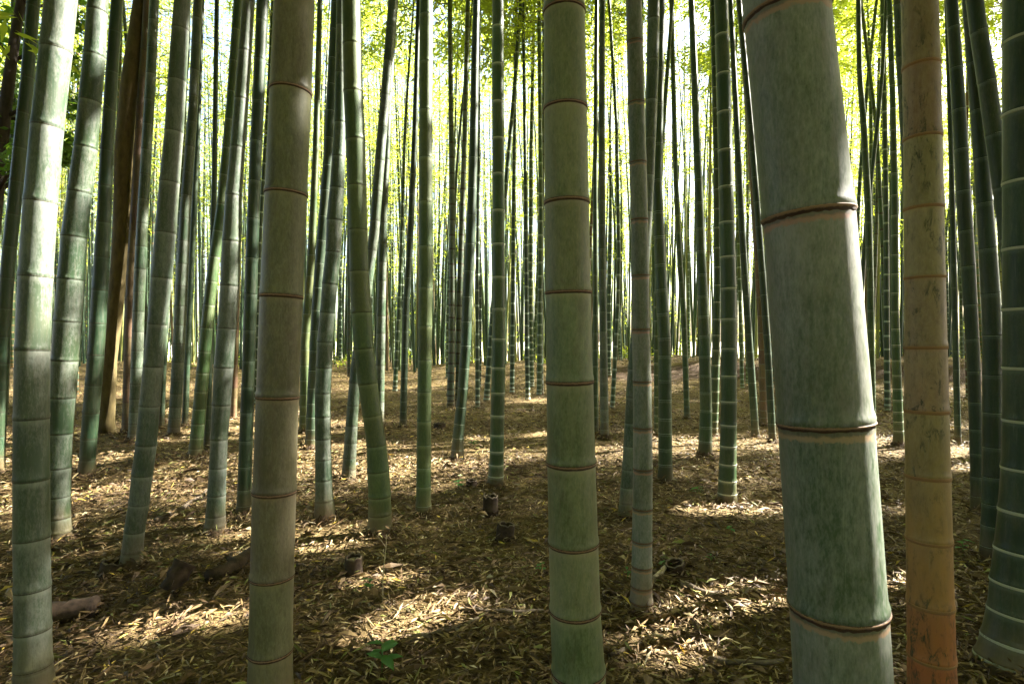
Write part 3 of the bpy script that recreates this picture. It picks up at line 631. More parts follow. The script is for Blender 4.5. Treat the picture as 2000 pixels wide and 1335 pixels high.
def to_world(pts, d, gz):
    """pixel outline -> heights, lateral offsets and radii at the culm's own depth"""
    z = []; x = []; r = []
    for (y, px, wd) in sorted(pts, key=lambda p: -p[0]):
        c = math.cos(math.atan((px - 1000) / FPX))
        z.append(EYE + (667 - y) / FPX * d - gz); x.append((px - 1000) / FPX * d); r.append(wd * c * d / FPX / 2)
    return np.array(z), np.array(x), np.array(r)

PLACED = []                                          # (x, y, clearance) of everything standing
for (label, style, group, base, pts, nod, ring) in HAND:
    xb = max(pts, key=lambda p: p[0])[1]
    if base[0] == 'd': d = base[1]
    else: d = ground_depth(xb, base[1])
    gz = float(terrain((xb - 1000) / FPX * d, d))
    z, x, r = to_world(pts, d, gz)
    z[0] = 0.0
    H = rnd.uniform(12.5, 15.0) if r[0] > 0.035 else rnd.uniform(10.5, 13.5)
    # carry the culm on above the picture: the lean eases off, the tip arches
    zt, xt, rt = z[-1], x[-1], r[-1]
    sl = np.clip((x[-1] - x[-2]) / max(z[-1] - z[-2], .1), -0.16, 0.16)
    ez = [zt]; ex = [xt]; er = [rt]
    arch = rnd.uniform(-.5, .5); s = sl
    while ez[-1] < H - 0.01:
        dz = min(0.4, H - ez[-1]); u = (ez[-1]) / H
        s = s * 0.965 + arch * 0.03 * max(0, u - .6)
        ez.append(ez[-1] + dz); ex.append(ex[-1] + s * dz)
        er.append(rt * max(0.06, 1 - 0.97 * ((ez[-1] - zt) / (H - zt)) ** 1.35))
    z = np.concatenate([[-0.3], z, ez[1:]]); x = np.concatenate([[x[0]], x, ex[1:]]); r = np.concatenate([[r[0]], r, er[1:]])
    x0 = float(x[1]); px_ = x - x0
    bow = rnd.uniform(-.02, .02); py_ = bow * np.clip(z, 0, None) + 0.002 * rnd.uniform(-1, 1) * np.clip(z - 4, 0, None) ** 2
    if isinstance(nod, (int, float)):
        nodes = auto_nodes(H, nod)
    else:
        nodes = sorted(EYE + (667 - y) / FPX * d - gz for y in nod); nodes = [n for n in nodes if n > 0.01]
        sp = np.clip(nodes[-1] - nodes[-2], .16, .36)
        while nodes[-1] < H - 0.4:
            sp = min(0.38, sp * 1.02) if nodes[-1] < H * .65 else sp * .97
            nodes.append(nodes[-1] + max(sp, .12))
    fine = d < 4.6
    build_culm(label, (x0, d, gz), z, px_, py_, r, nodes, H, style, fine, d < 9.0, 'dense', group, ring, ringmax=EYE + 0.68 * d)
    if 2.1 < d < 9.0: root_collar(bpy.data.objects[-1] if False else LAST[0], float(r[0]) * 1.12)
    PLACED.append((x0, d, float(r[0])))
NHAND = len(HAND); print('hand', NHAND)

# ------------------------------------------------------------------ the backlit stand farther in
REF = [(52, 'the sun-patched left-edge culm'), (215, 'the brown tree trunk'), (302, 'the leaning grey-green culm'), (435, 'the pale blue-green culm'), (542, 'the thick taupe culm'),
       (712, 'the mossy green culm'), (830, 'the straight grey-green culm'), (974, 'the white-ringed centre culm'), (1110, 'the thick sage-grey culm'), (1251, 'the slim dark-ringed culm'),
       (1425, 'the white-ringed right culm'), (1605, 'the thickest culm'), (1818, 'the tan culm'), (1990, 'the right-edge culm')]
def zone(px):
    if px < REF[0][0]: return 'left of ' + REF[0][1]
    for (a, an), (b, bn) in zip(REF, REF[1:]):
        if a <= px < b: return 'between %s and %s' % (an, bn[4:] if False else bn)
    return 'right of ' + REF[-1][1]
TONES = [('dark green', 'deep', .34), ('mid-green', 'green', .20), ('blue-green', 'blue', .18), ('olive', 'moss', .14), ('yellowish', 'yellow', .09), ('dead brown', 'brown', .05)]
def free(x, y, gap):
    return all((x - a) ** 2 + (y - b) ** 2 > (gap + c) ** 2 for a, b, c in PLACED)
G_FAR = 'distant culms of the backlit stand'
n = 0; tries = 0
while n < 234 and tries < 20000:
    tries += 1
    d = 8.5 + 26 * rnd.random() ** 0.8
    px0 = rnd.uniform(-30, 2030); x0 = (px0 - 1000) / FPX * d
    if not free(x0, d, 0.22 + 0.012 * d): continue
    if 8.5 < d < 12 and 830 < px0 < 1420 and rnd.random() < .75: continue      # the open floor in the middle
    gz = float(terrain(x0, d)); H = rnd.uniform(11, 15.5)
    lean = rnd.gauss(0, 0.022) - 0.012 * (px0 - 1000) / 1000; cur = rnd.gauss(0, 0.0022); ly = rnd.gauss(0, 0.02)
    z = np.array([-0.3] + list(np.linspace(0, H, 26))); zc = np.clip(z, 0, None)
    px_ = lean * zc + cur * zc ** 2 + 0.02 * np.sin(zc * rnd.uniform(.5, 1.1) + rnd.uniform(0, 6)); px_ = px_ - px_[1]; py_ = ly * zc
    r0 = rnd.uniform(0.032, 0.055); r = r0 * np.clip(1 - 0.92 * (zc / H) ** 1.6, .07, 1)
    u = rnd.random(); acc = 0
    for tn, sty, pr in TONES:
        acc += pr
        if u <= acc: break
    ln_ = 'leaning left' if lean < -.028 else ('leaning right' if lean > .028 else 'upright')
    lab = 'distant %s culm, %s, %s' % (tn, ln_, zone(px0))
    build_culm(lab, (x0, d, gz), z, px_, py_, r, auto_nodes(H, rnd.uniform(.85, 1.1)), H, sty, False, False, 'dense' if d < 14.5 and x0 > -3 else 'thin', G_FAR, rnd.choice(['pale', 'pale', 'dark', 'rust']))
    PLACED.append((x0, d, r0)); n += 1
print('far', n)
# beyond three hundred culms the rest of the stand, which reads as one mass
def thicket():
    V, F, MI = [], [], []
    sty = ['deep', 'brown', 'yellow', 'moss', 'green']; r = random.Random(31)
    for k in range(1900):
        d = r.uniform(17.5, 54); x0 = r.uniform(-1.0, 1.0) * .98 * d; z0 = float(terrain(x0, d)); H = r.uniform(11, 16); rad = r.uniform(.035, .06); lx = r.gauss(0, .03); b = len(V)
        zs = [-.2, 2, 4, 6, 8, 10, 12, H]
        for z in zs:
            q_ = rad * (1 - .85 * max(z, 0) / H)
            for e in range(6): V.append((x0 + lx * z + .0015 * z * z * math.sin(k) + q_ * math.cos(e * 1.0472), d + q_ * math.sin(e * 1.0472), z0 + z))
        m = r.choice([0, 0, 0, 0, 0, 0, 1, 2, 3, 4])  # mostly dark green: missing canopy shade is put into the stem colour
        for i in range(len(zs) - 1):
            for e in range(6): F.append((b + 6 * i + e, b + 6 * i + (e + 1) % 6, b + 6 * i + 6 + (e + 1) % 6, b + 6 * i + 6 + e)); MI.append(m)
    rg = np.random.default_rng(77); nc = 2600
    cd = rg.uniform(26, 54, nc); cx = rg.uniform(-1, 1, nc) * cd * 1.0; cz = -0.5 + 17.5 * rg.random(nc) ** .8 + terrain(cx, cd) * .5
    nu = 120; ud = rg.uniform(18.5, 27, nu); ux = rg.uniform(-1, 1, nu) * ud; uz = terrain(ux, ud) + .55 * rg.random(nu) ** 1.6   # low undergrowth on the rise
    cd = np.concatenate([cd, ud]); cx = np.concatenate([cx, ux]); cz = np.concatenate([cz, uz]); nc += nu
    per = 70; B = np.repeat(np.stack([cx, cd, cz], 1), per, 0) + rg.normal(0, 1, (nc * per, 3)) * np.repeat(np.where(np.arange(nc) < nc - nu, .5, .2), per)[:, None] * np.array([1, 1, .7]); n = len(B)
    ang = rg.random(n) * 6.28; pit = rg.uniform(-1.1, .2, n); D = np.stack([np.cos(ang) * np.cos(pit), np.sin(ang) * np.cos(pit), np.sin(pit)], 1)
    sv = np.cross(D, [0, 0, 1.0]); sv /= np.linalg.norm(sv, axis=1)[:, None]; nv = np.cross(sv, D); ro = rg.normal(0, .9, n); sv = sv * np.cos(ro)[:, None] + nv * np.sin(ro)[:, None]
    sz = rg.uniform(.10, .21, n)
    Lv = np.stack([B, B + D * (.4 * sz)[:, None] + sv * (.12 * sz)[:, None], B + D * sz[:, None], B + D * (.4 * sz)[:, None] - sv * (.12 * sz)[:, None]], 1).reshape(-1, 3)
    nv_ = len(V); allV = np.concatenate([np.array(V), Lv]); Lq = np.arange(n * 4).reshape(n, 4) + nv_
    Fa = np.concatenate([np.array(F), Lq]); MI = MI + [5] * n
    me = mesh_np('bamboo_thicket', allV, Fa.ravel(), np.arange(len(Fa)) * 4, np.full(len(Fa), 4), [STY[q_] for q_ in sty] + [M_LEAF], MI, True, {'below': np.ones(len(allV)), 'internode': np.full(len(allV), .5)})
    tag(link('bamboo_thicket', me), 'pale far bamboo thicket of thin stems and bright leaves closing the grove', 'bamboo thicket', kind='stuff')
thicket()
# ------------------------------------------------------------------ unseen grove outside the picture: shades the floor, partly added to dim sky light
SXY = SUN[:2] / np.linalg.norm(SUN[:2])
def blocks(x, y):
    dv = np.array([x, y]) - TP[:, :2]; t = dv @ SXY; off = np.abs(dv[:, 0] * SXY[1] - dv[:, 1] * SXY[0])
    return bool(((t > 0.2) & (t < 15) & (off < TR * .5 + .05)).any())
G_OFF = 'culms of the grove outside the picture'
spots = []
for gy_ in np.arange(-1.5, 19, 1.35):                     # to the right of the picture, where the sun comes from
    for gx_ in np.arange(max(0.97 * gy_ + .7, 1.6), 24 - .3 * gy_, 1.45): spots.append((gx_, gy_))
for gy_ in np.arange(19, 29, 1.9):
    for gx_ in np.arange(.97 * gy_ + .8, .97 * gy_ + 14, 1.9): spots.append((gx_, gy_))
for gy_ in np.arange(0.5, 14, 1.9):                       # to the left, rows added to dim the side light
    for k in range(5): spots.append((-0.97 * gy_ - 1.3 - 1.9 * k, gy_))
for k in range(26): spots.append((-rnd.uniform(4.2, 14), rnd.uniform(-3.5, .8)))          # unseen culms added to close the open sky at left
for k in range(40): spots.append((rnd.uniform(-11, 12), -rnd.uniform(3.2, 11)))   # added behind the viewer to cut frontal sky light
for k in range(18): spots.append((-9.5 + 1.12 * k, -rnd.uniform(3.3, 4.6)))         # added and arched overhead to block sky light
for k in range(60): spots.append((rnd.uniform(-22, 22), -rnd.uniform(9, 22)))  # deeper unseen rows, added to darken the sky behind
FILL = []
gV, gF, gM, gL = [], [], [], []; n = 0; nv_ = 0
for (x0, y0) in spots:
    for k in range(12):
        xa, ya = x0 + rnd.uniform(-.5, .5), y0 + rnd.uniform(-.5, .5)
        if ya > 0 and abs(xa) < 0.96 * ya + .5: continue
        if math.hypot(xa, ya) > 1.5 and free(xa, ya, .45) and not blocks(xa, ya): break
    else:
        if (x0, y0) not in FILL: continue
        xa, ya = x0, y0
    H = rnd.uniform(12, 15.5); lx = rnd.gauss(0, .03); ly = .26 if -6 < ya < -2.5 else 0.0; r0 = rnd.uniform(.042, .06); gz = float(terrain(xa, ya)); m = rnd.choice([0, 1, 2])
    zs = [-.3, .3, 2, 4, 6, 8, 10, 12, H]; V = []
    for z in zs:
        q_ = r0 * max(.08, 1 - .92 * (max(z, 0) / H) ** 1.6)
        V += [(xa + lx * max(z, 0) + q_ * math.cos(e * .7854), ya + ly * max(z, 0) * max(z, 0) / H + q_ * math.sin(e * .7854), gz + z) for e in range(8)]
    for a in range(len(zs) - 1):
        for e in range(8): gF.append((nv_ + 8 * a + e, nv_ + 8 * a + (e + 1) % 8, nv_ + 8 * a + 8 + (e + 1) % 8, nv_ + 8 * a + 8 + e)); gM.append(m)
    gV += V; nv_ += len(V)
    Lv, BV, BF = DENSE[rnd.randrange(5)]; an = rnd.uniform(0, 6.28)
    Rm = np.array([[math.cos(an), -math.sin(an), lx], [math.sin(an), math.cos(an), ly * .7], [0, 0, 1]])
    Lw = Lv @ Rm.T + np.array([xa, ya, gz - (3.9 if ya < -3 or xa < -4 and ya < 4 else 0)])  # crowns behind and at left lowered to shut out more sky
    gL.append(Lw[~in_gap(Lw.mean(1))]); n += 1
    PLACED.append((xa, ya, r0))
gL = np.concatenate(gL); V = np.concatenate([np.array(gV), gL.reshape(-1, 3)]); k = len(gL)
F = np.concatenate([np.array(gF), np.arange(4 * k).reshape(k, 4) + nv_])
me = mesh_np('surrounding_grove', V, F.ravel(), np.arange(len(F)) * 4, np.full(len(F), 4), [STY['green'], STY['blue'], STY['deep'], M_LEAF], gM + [3] * k, True, {'below': np.ones(len(V)), 'internode': np.full(len(V), .5)})
tag(link('surrounding_grove', me), 'leafy bamboo grove outside the picture, partly added around the viewer to block sky light', 'bamboo grove', kind='stuff')
print('off', n)

# ------------------------------------------------------------------ trees
def tube(V, F, pts, rad, sides=10, cap=True):
    pts = [np.asarray(p, float) for p in pts]; b = len(V); n = len(pts)
    for i, p in enumerate(pts):
        t = pts[min(i + 1, n - 1)] - pts[max(i - 1, 0)]; t = t / (np.linalg.norm(t) + 1e-9)
        u = np.cross(t, [0.3, 1, 0.1]); u /= np.linalg.norm(u); v = np.cross(t, u)
        for k in range(sides):
            a = k / sides * 2 * math.pi; V.append(p + (u * math.cos(a) + v * math.sin(a)) * rad[i])
    for i in range(n - 1):
        for k in range(sides):
            k2 = (k + 1) % sides; F.append((b + i * sides + k, b + i * sides + k2, b + (i + 1) * sides + k2, b + (i + 1) * sides + k))
    if cap:
        F.append(tuple(b + k for k in range(sides))[::-1]); F.append(tuple(b + (n - 1) * sides + k for k in range(sides)))

def broad_crown(name, parent, centres, nleaf, size, mat, seed, tun=True):
    r = np.random.default_rng(seed); cs = np.array([c[:3] for c in centres]); rr = np.array([c[3] for c in centres])
    k = r.integers(0, len(cs), nleaf); dirv = r.normal(0, 1, (nleaf, 3)); dirv /= np.linalg.norm(dirv, axis=1)[:, None]
    B = cs[k] + dirv * (rr[k] * r.random(nleaf) ** 0.5)[:, None] * np.array([1, 1, .7])
    sub = r.normal(0, .5, (len(cs) * 9, 3)); B = B + 0
    ang = r.random(nleaf) * 6.28; pit = r.uniform(-1, .2, nleaf)
    D = np.stack([np.cos(ang) * np.cos(pit), np.sin(ang) * np.cos(pit), np.sin(pit)], 1)
    sv = np.cross(D, [0, 0, 1.0]); sv /= np.linalg.norm(sv, axis=1)[:, None]; ro = r.normal(0, .6, nleaf); nv = np.cross(sv, D)
    sv = sv * np.cos(ro)[:, None] + nv * np.sin(ro)[:, None]
    sz = size * r.uniform(.6, 1.3, nleaf)
    Lv = np.stack([B, B + D * (.45 * sz)[:, None] + sv * (.26 * sz)[:, None], B + D * sz[:, None], B + D * (.45 * sz)[:, None] - sv * (.26 * sz)[:, None]], 1)
    Wp = Lv.mean(1) + np.array(parent.location)
    if tun: Lv = Lv[~in_gap(Wp)]
    return link(name, crown_mesh(name, Lv, np.zeros((0, 3)), np.zeros((0, 4), int), mat, M_TWIG), parent)

def px2w(px, py, d): return np.array([(px - 1000) / FPX * d, d, EYE + (667 - py) / FPX * d])
# slender brown trunk
d = ground_depth(205, 846); b0 = px2w(205, 846, d); b0[2] = float(terrain(b0[0], d))
t = thing('tree', 'slender brown tree trunk without rings, leaning right among the green culms', 'tree', tuple(b0))
cl = [(846, 205, 42), (820, 206, 36), (700, 218, 33), (600, 224, 33), (450, 234, 37), (300, 245, 39), (150, 257, 36), (0, 269, 28), (-250, 288, 26), (-600, 305, 18)]
V, F = [], []; pts = [px2w(a, y, d) - b0 for (y, a, w_) in cl]; pts[0][2] = -.1
tube(V, F, [p + np.array([0.012 * math.sin(i * 2.1), 0.03 * math.cos(i * 1.7), 0]) for i, p in enumerate(pts)], [w_ * .8 * d / FPX / 2 for (y, a, w_) in cl], 14)
tk = link('trunk', mesh_polys('trunk', V, F, [M_BARK]), t)
top = pts[-1]
V, F = [], []
cs = []
for k in range(7):
    a = k * 2.4; e = top + np.array([math.cos(a) * 1.6, math.sin(a) * 1.6, rnd.uniform(-.6, 1.5)]); s_ = top - np.array([0, 0, rnd.uniform(0, 1.5)])
    tube(V, F, [s_, (s_ + e) / 2 + np.array([0, 0, .25]), e], [.035, .022, .008], 6); cs.append((*e, .9)); cs.append((*((s_ + e) / 2), .6))
link('limbs', mesh_polys('limbs', V, F, [M_BARK]), t)
broad_crown('crown', t, cs, 2600, .13, M_LEAFD, 5)
# broadleaf tree at the left edge
d = 7.6; b0 = px2w(-40, 820, d); b0[2] = float(terrain(b0[0], d))
t = thing('tree', 'dark-leaved broadleaf tree with a crooked trunk in the top left corner', 'tree', tuple(b0))
V, F = [], []
pts = [px2w(a, y, d) - b0 for (a, y) in [(-40, 840), (-30, 600), (-8, 380), (8, 230), (22, 120), (38, 20), (60, -120)]]; pts[0][2] = -.1
tube(V, F, pts, [.12, .10, .085, .075, .065, .055, .035], 10)
link('trunk', mesh_polys('trunk', V, F, [M_DARKBARK]), t)
V, F = [], []; cs = []
for (a, y, dd, r_) in [(120, 110, .3, .35), (128, 200, .1, .33), (110, 270, .5, .3), (60, 300, -.3, .3), (15, 260, .2, .35), (-10, 330, 0, .4), (20, 180, .9, .45), (60, 60, .6, .5), (140, 30, .8, .4), (-40, 60, .2, .6), (90, -60, 0, .6), (30, 90, 1.4, .6), (120, 300, 1.0, .25)]:
    e = px2w(a, y, d + dd) - b0; k = min(range(1, 6), key=lambda i: abs(pts[i][2] - (e[2] - .4))); s_ = pts[k]
    tube(V, F, [s_, (s_ + e) / 2 + np.array([0, 0, .12]), e], [.03, .018, .006], 6); cs.append((*e, r_))
link('limbs', mesh_polys('limbs', V, F, [M_DARKBARK]), t)
broad_crown('crown', t, cs, 2400, .13, M_LEAFD, 6)

# ------------------------------------------------------------------ leaf litter: nobody could count it
def litter():
    P = []
    for (d0, d1, dens) in ((1.35, 3.0, 3600), (3.0, 5.5, 1900), (5.5, 9.5, 900), (9.5, 15.5, 420), (15.5, 21, 160)):
        wmax = .97 * d1 + .9; m = int(dens * (d1 - d0) * 2 * wmax)
        x = rng.uniform(-wmax, wmax, m); y = rng.uniform(d0, d1, m); k = np.abs(x) < .97 * y + .9
        P.append(np.stack([x[k], y[k]], 1))
    P = np.concatenate(P); n = len(P)
    # drifts: keep more leaves where low-frequency waves are high
    f = np.sin(P[:, 0] * 1.9 + 1.3 * np.sin(P[:, 1] * 1.1)) + np.sin(P[:, 1] * 2.7 + P[:, 0] * .8) + rng.normal(0, .9, n)
    P = P[f > -2.4]; n = len(P)
    pile = []
    for (bx, by, br) in PLACED[:NHAND]:
        if 1.9 < by < 10 and abs(bx) < by:
            m = 70; a = rng.uniform(0, 2 * math.pi, m); q = br * 1.15 + np.abs(rng.normal(0, .05, m)) + .012
            pile.append(np.stack([bx + np.cos(a) * q, by + np.sin(a) * q], 1))
    pile = np.concatenate(pile); npile = len(pile); P = np.concatenate([P, pile]); n = len(P)
    sz = rng.uniform(.020, .070, n) * np.where(rng.random(n) < .08, 1.35, 1); wd = rng.uniform(.0025, .0058, n)
    kind = rng.random(n); sh = (kind < .005) & (P[:, 1] > 1.7); tw = (kind > .985)                 # curled sheaths and broken twigs
    sz[sh] = rng.uniform(.09, .17, sh.sum()); wd[sh] = rng.uniform(.010, .022, sh.sum()); sz[tw] = rng.uniform(.10, .32, tw.sum()); wd[tw] = .0016
    a = rng.uniform(0, 2 * math.pi, n); pit = rng.normal(0.03, .22, n); pit[-npile:] = rng.normal(.1, .5, npile); pit[sh | tw] *= .35; roll = rng.normal(0, .45, n)
    D = np.stack([np.cos(a) * np.cos(pit), np.sin(a) * np.cos(pit), np.sin(pit)], 1)
    s = np.stack([-np.sin(a), np.cos(a), np.zeros(n)], 1); u = np.cross(D, s)
    sv = s * np.cos(roll)[:, None] + u * np.sin(roll)[:, None]; uv = np.cross(D, sv)
    z = terrain(P[:, 0], P[:, 1]) + .006 + rng.random(n) ** 2 * .035 + np.abs(np.sin(pit)) * sz * .45
    z[-npile:] += rng.random(npile) * .03
    c = np.stack([P[:, 0], P[:, 1], z], 1); curl = rng.normal(.05, .10, n) * sz; fold = rng.normal(.25, .3, n) * wd; fold[sh] = wd[sh] * .8; curl[tw] *= .2
    V = np.stack([c - D * (sz * .5)[:, None], c + sv * wd[:, None] + uv * fold[:, None], c - sv * wd[:, None] + uv * fold[:, None], c + D * (sz * .5)[:, None], c + uv * curl[:, None]], 1).reshape(-1, 3)
    b = (np.arange(n) * 5)[:, None]
    T = (b[:, :, None] + np.array([[0, 1, 4], [0, 4, 2], [1, 3, 4], [4, 3, 2]])[None]).reshape(-1)
    tone = np.clip(rng.beta(2.1, 2.0, n) * .95, 0, .93); sp = rng.random(n); tone[sp < .05] = .97; tone[sp < .012] = 1.0; tone[sh] = rng.uniform(.2, .6, sh.sum()); tone[tw] = rng.uniform(.1, .5, tw.sum())
    dk = np.sin(P[:, 0] * 2.1 + np.sin(P[:, 1] * 1.7) * 1.5) + np.sin(P[:, 1] * 2.9 - P[:, 0] * .7); tone = np.where((dk > .9) & (tone < .93), tone * .72, tone)   # damp older drifts
    k = n * 4
    o = link('leaf_litter', mesh_np('leaf_litter', V, T, np.arange(k) * 3, np.full(k, 3), [M_LITTER], None, False, {'tone': np.repeat(tone, 5)}))
    tag(o, 'dry fallen bamboo leaves strewn over the whole forest floor', 'leaf litter', kind='stuff'); print('litter', n)
litter()

# ------------------------------------------------------------------ stumps, logs, sticks, seedlings
def stump(label, px, py, wd, ht, tilt=0.0, fill=False, d=None):
    p = gpt(px, py); r = wd / FPX * p[1] / 2; h = ht / FPX * p[1]
    t = thing('bamboo_stump', label, 'stump', tuple(p - np.array([0, 0, .015])), 'cut bamboo stumps on the forest floor')
    V, F = [], []; sides = 20; prof = [(1.12, -.1), (1.08, .05), (1.0, .3), (1.04, .33), (.98, .37), (.97, .94), (.95, 1.0), (.80, 1.0), (.76, .93), (.74, .45), (.0, .42)]
    for i, (a, z) in enumerate(prof):
        for k in range(sides):
            an = k / sides * 2 * math.pi; jag = (.05 * math.sin(k * 2.3) + .03 * math.sin(k * 5.1)) if i in (5, 6, 7) else 0
            V.append((math.cos(an) * a * r * (1 + .03 * math.sin(3 * an + px)), math.sin(an) * a * r, (z + jag) * h))
    for i in range(len(prof) - 1):
        for k in range(sides): F.append((i * sides + k, i * sides + (k + 1) % sides, (i + 1) * sides + (k + 1) % sides, (i + 1) * sides + k))
    o = link('stump_wall', mesh_polys('stump_wall', V, F, [M_ROT]), t)
    V3, F3 = [], []
    for k in range(20):
        an = k / 20 * 6.2832; jg = .05 * math.sin(k * 2.3) + .03 * math.sin(k * 5.1)
        for q, zz in ((.965, .98), (.955, 1.02), (.80, 1.025), (.775, .96)): V3.append((math.cos(an) * q * r, math.sin(an) * q * r, (zz + jg) * h))
    for k in range(20):
        for e in range(3): F3.append((k * 4 + e, (k + 1) % 20 * 4 + e, (k + 1) % 20 * 4 + e + 1, k * 4 + e + 1))
    link('cut_rim', mesh_polys('cut_rim', V3, F3, [M_STICK]), t)
    if fill:
        V2 = [(math.cos(k / 20 * 6.2832) * r * .77, math.sin(k / 20 * 6.2832) * r * .77, h * .86) for k in range(20)] + [(0, 0, h * .84)]
        link('pith', mesh_polys('pith', V2, [(k, (k + 1) % 20, 20) for k in range(20)], [M_STRAW]), t)
    t.rotation_euler = (rnd.uniform(-.05, .05), tilt, rnd.uniform(0, 1))
stump('dark bamboo stump just below the foot of the white-ringed centre culm', 958, 1004, 30, 40)
stump('dark bamboo stump lowest right of the two stumps below the centre culm', 985, 1052, 36, 34, .12)
stump('reddish-brown bamboo stump with pale cut top beside the white twig', 692, 1128, 34, 46, -.05, True)
stump('small dark stump on the far floor left of the brown-banded culm', 859, 836, 24, 13)
stump('squat dark stump at the foot of the leaning grey-green culm', 218, 1122, 46, 28, .2)
stump('black rotted stump right of the slim grey-green culm', 1322, 1118, 38, 26, -.25)
stump('low black stump at the right side of the sage-grey culm foot', 1190, 1172, 34, 20, .1)
stump('short pale-brown stump on the floor behind the stumps near centre', 921, 948, 22, 14)

def log(name, label, cat, P0, P1, r0, r1, lift, mat, bend=.1, sides=12, seg=7, group=None, forks=()):
    a = gpt(*P0); b = gpt(*P1); a = a + [0, 0, lift[0]]; b = b + [0, 0, lift[1]]
    o0 = a.copy(); V, F = [], []; dirv = b - a; sd = np.cross(dirv, [0, 0, 1.0]); sd /= np.linalg.norm(sd) + 1e-9; Ln = np.linalg.norm(dirv)
    pts = []; rad = []
    for i in range(seg):
        u = i / (seg - 1); wv = math.sin(u * math.pi) * bend * Ln + .012 * Ln * math.sin(i * 2.7 + P0[0])
        pts.append(a - o0 + dirv * u + sd * wv + np.array([0, 0, .01 * Ln * math.sin(i * 1.9)])); rad.append((r0 + (r1 - r0) * u) * (1 + .10 * math.sin(i * 2.2 + 1)))
    tube(V, F, pts, rad, sides)
    for (u, ang, fl) in forks:
        p = pts[int(u * (seg - 1))]; e = p + np.array([math.cos(ang), math.sin(ang) * .6, .25]) * fl * Ln
        tube(V, F, [p, (p + e) / 2 + sd * .02 * Ln, e], [r1 * .8, r1 * .6, r1 * .35], 6)
    o = link(name, mesh_polys(name, V, F, [mat]), None, tuple(o0)); return tag(o, label, cat, group)
G_ST = 'sticks lying on the forest floor'
log('log', 'short dark log lying beside the foot of the bluish left-edge culm', 'log', (98, 1222), (186, 1205), .045, .042, (.045, .045), M_ROT, .02)
log('wood_chunk', 'black slanted wood chunk standing up from the leaves, lower left', 'log', (330, 1160), (362, 1150), .04, .05, (.02, .12), M_ROT, .03)
log('branch', 'rough brown fallen branch left of the taupe culm', 'branch', (412, 1142), (490, 1098), .04, .03, (.03, .05), M_ROT, .05, forks=((.5, 2.2, .3),))
log('stick', 'long thin stick reaching up to the pale blue-green culm', 'stick', (306, 1022), (412, 966), .016, .008, (.02, .05), M_STICK, .04, 7, 9, G_ST, ((.6, .4, .2),))
log('stick', 'thick dark stick across the bright sun patch right of centre', 'stick', (1333, 1150), (1458, 1196), .016, .010, (.02, .03), M_STICK, .03, 7, 9, G_ST, ((.45, 5.6, .25),))
log('stick', 'dark stick left of the sage-grey culm beside the sun patches', 'stick', (905, 1198), (1062, 1206), .011, .008, (.02, .03), M_STICK, .03, 7, 9, G_ST)
log('stick', 'dark stick along the lower edge of the central sun patches', 'stick', (800, 1256), (935, 1222), .012, .008, (.015, .03), M_STICK, .05, 7, 9, G_ST)
log('stick', 'brown stick at the bottom edge between the sage and thickest culms', 'stick', (1385, 1300), (1530, 1312), .011, .008, (.02, .03), M_STICK, .05, 7, 9, G_ST)
log('stick', 'pale stick lying right of the slim grey-green culm foot', 'stick', (1275, 1142), (1300, 1118), .014, .011, (.02, .03), M_STRAW, .03, 7, 6, G_ST)
log('stick', 'thin stick lying left of the reddish stump', 'stick', (580, 1110), (660, 1122), .008, .006, (.02, .03), M_STICK, .05, 6, 8, G_ST)
log('stick', 'brown stick lying at the bottom right below the thickest culm side', 'stick', (1190, 1290), (1250, 1270), .010, .007, (.02, .03), M_STICK, .04, 6, 8, G_ST)
# white forked twig standing up
p = gpt(748, 1180); sc = p[1] / FPX; V, F = [], []
T = lambda a, y: np.array([(a - 748) * sc, 0.01 * math.sin(y), (1180 - y) * sc])
tube(V, F, [T(748, 1185), T(747, 1140), T(750, 1100), T(753, 1070), T(754, 1045)], [.0030, .0030, .0027, .0025, .002], 6)
tube(V, F, [T(753, 1068), T(745, 1055), T(735, 1046)], [.0016, .0014, .001], 6)
tag(link('twig', mesh_polys('twig', V, F, [M_STRAW]), None, tuple(p)), 'white forked dry twig standing upright in the leaves below the mossy culm', 'twig')

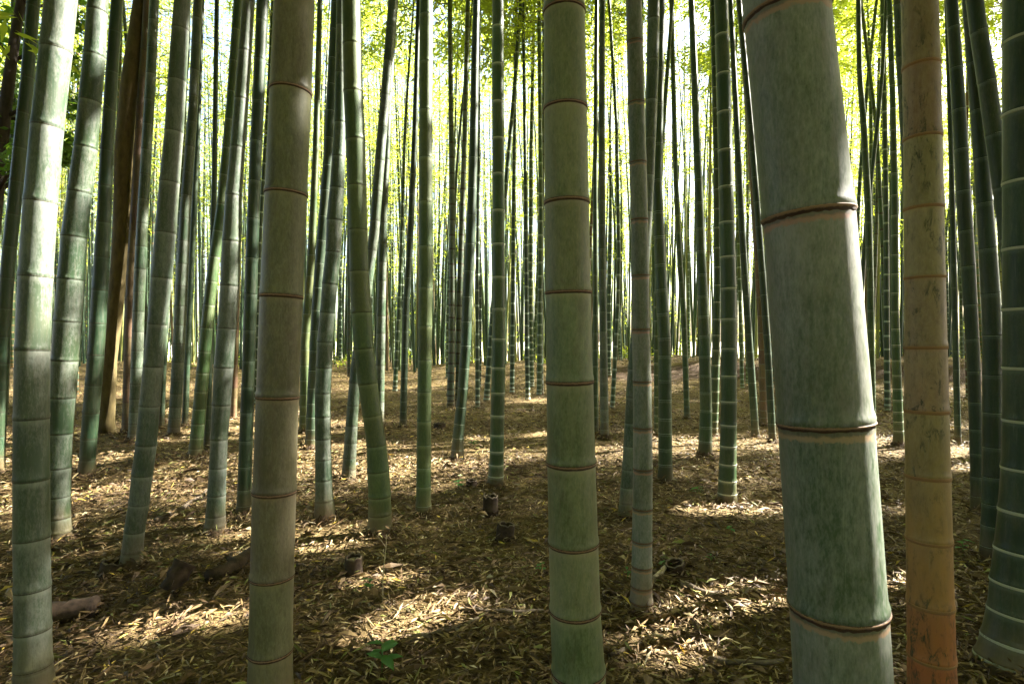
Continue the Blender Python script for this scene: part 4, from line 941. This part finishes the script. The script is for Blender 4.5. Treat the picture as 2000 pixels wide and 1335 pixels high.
def seedling(label, px, py, hpx, nl, lpx, seed):
    r = random.Random(seed); p = gpt(px, py); sc = p[1] / FPX; h = hpx * sc
    t = thing('seedling', label, 'seedling', tuple(p), 'green seedlings in the leaf litter')
    V, F = [], []; tube(V, F, [(0, 0, -.02), (.004, 0, h * .5), (0, .004, h)], [.003, .0025, .0015], 5); link('stem', mesh_polys('stem', V, F, [M_SPROUT]), t)
    for k in range(nl):
        a = k * 2.4 + r.random(); z = h * (.35 + .65 * k / max(nl - 1, 1)); Ls = lpx * sc * r.uniform(.75, 1.15); up = r.uniform(.1, .7)
        D = np.array([math.cos(a), math.sin(a), up]); D /= np.linalg.norm(D); s = np.cross(D, [0, 0, 1.0]); s /= np.linalg.norm(s); u = np.cross(s, D)
        V = []; F = []; prof = [(0, .02), (.2, .17), (.45, .24), (.7, .18), (.9, .07), (1.0, .005)]
        for (q_, w_) in prof:
            c = np.array([0, 0, z]) + D * Ls * q_ - np.array([0, 0, 1]) * Ls * .35 * q_ * q_
            V += [c + s * w_ * Ls + u * .05 * Ls, c, c - s * w_ * Ls + u * .05 * Ls]
        for i in range(5): F += [(3 * i, 3 * i + 1, 3 * i + 4, 3 * i + 3), (3 * i + 1, 3 * i + 2, 3 * i + 5, 3 * i + 4)]
        link('leaf', mesh_polys('leaf', V, F, [M_SPROUT]), t)
seedling('glossy green seedling at the bottom edge right of the taupe culm', 745, 1318, 55, 7, 44, 1)
seedling('small green seedling on the litter between taupe and sage culms', 722, 1165, 34, 5, 20, 2)
seedling('tiny green seedling left of the sage-grey culm foot', 1056, 1118, 14, 5, 18, 3)
seedling('low green seedling right of the slim grey-green culm', 1298, 1112, 14, 5, 18, 4)
seedling('green seedling beside the black rotted stump', 1388, 1098, 12, 4, 16, 5)
seedling('faint green seedling left of the centre stumps', 895, 955, 16, 6, 16, 6)
seedling('green seedling below the white-ringed right culm', 1428, 1042, 14, 5, 14, 7)
seedling('green seedling left of the white-ringed right culm', 1362, 966, 16, 6, 16, 8)
seedling('green seedling in the shade right of the tan culm', 1880, 1085, 30, 6, 24, 9)
seedling('tiny green seedling below the brown-banded culm', 925, 870, 8, 6, 14, 10)
seedling('green seedling left of the sage-grey culm near the sticks', 1225, 1128, 16, 4, 14, 12)
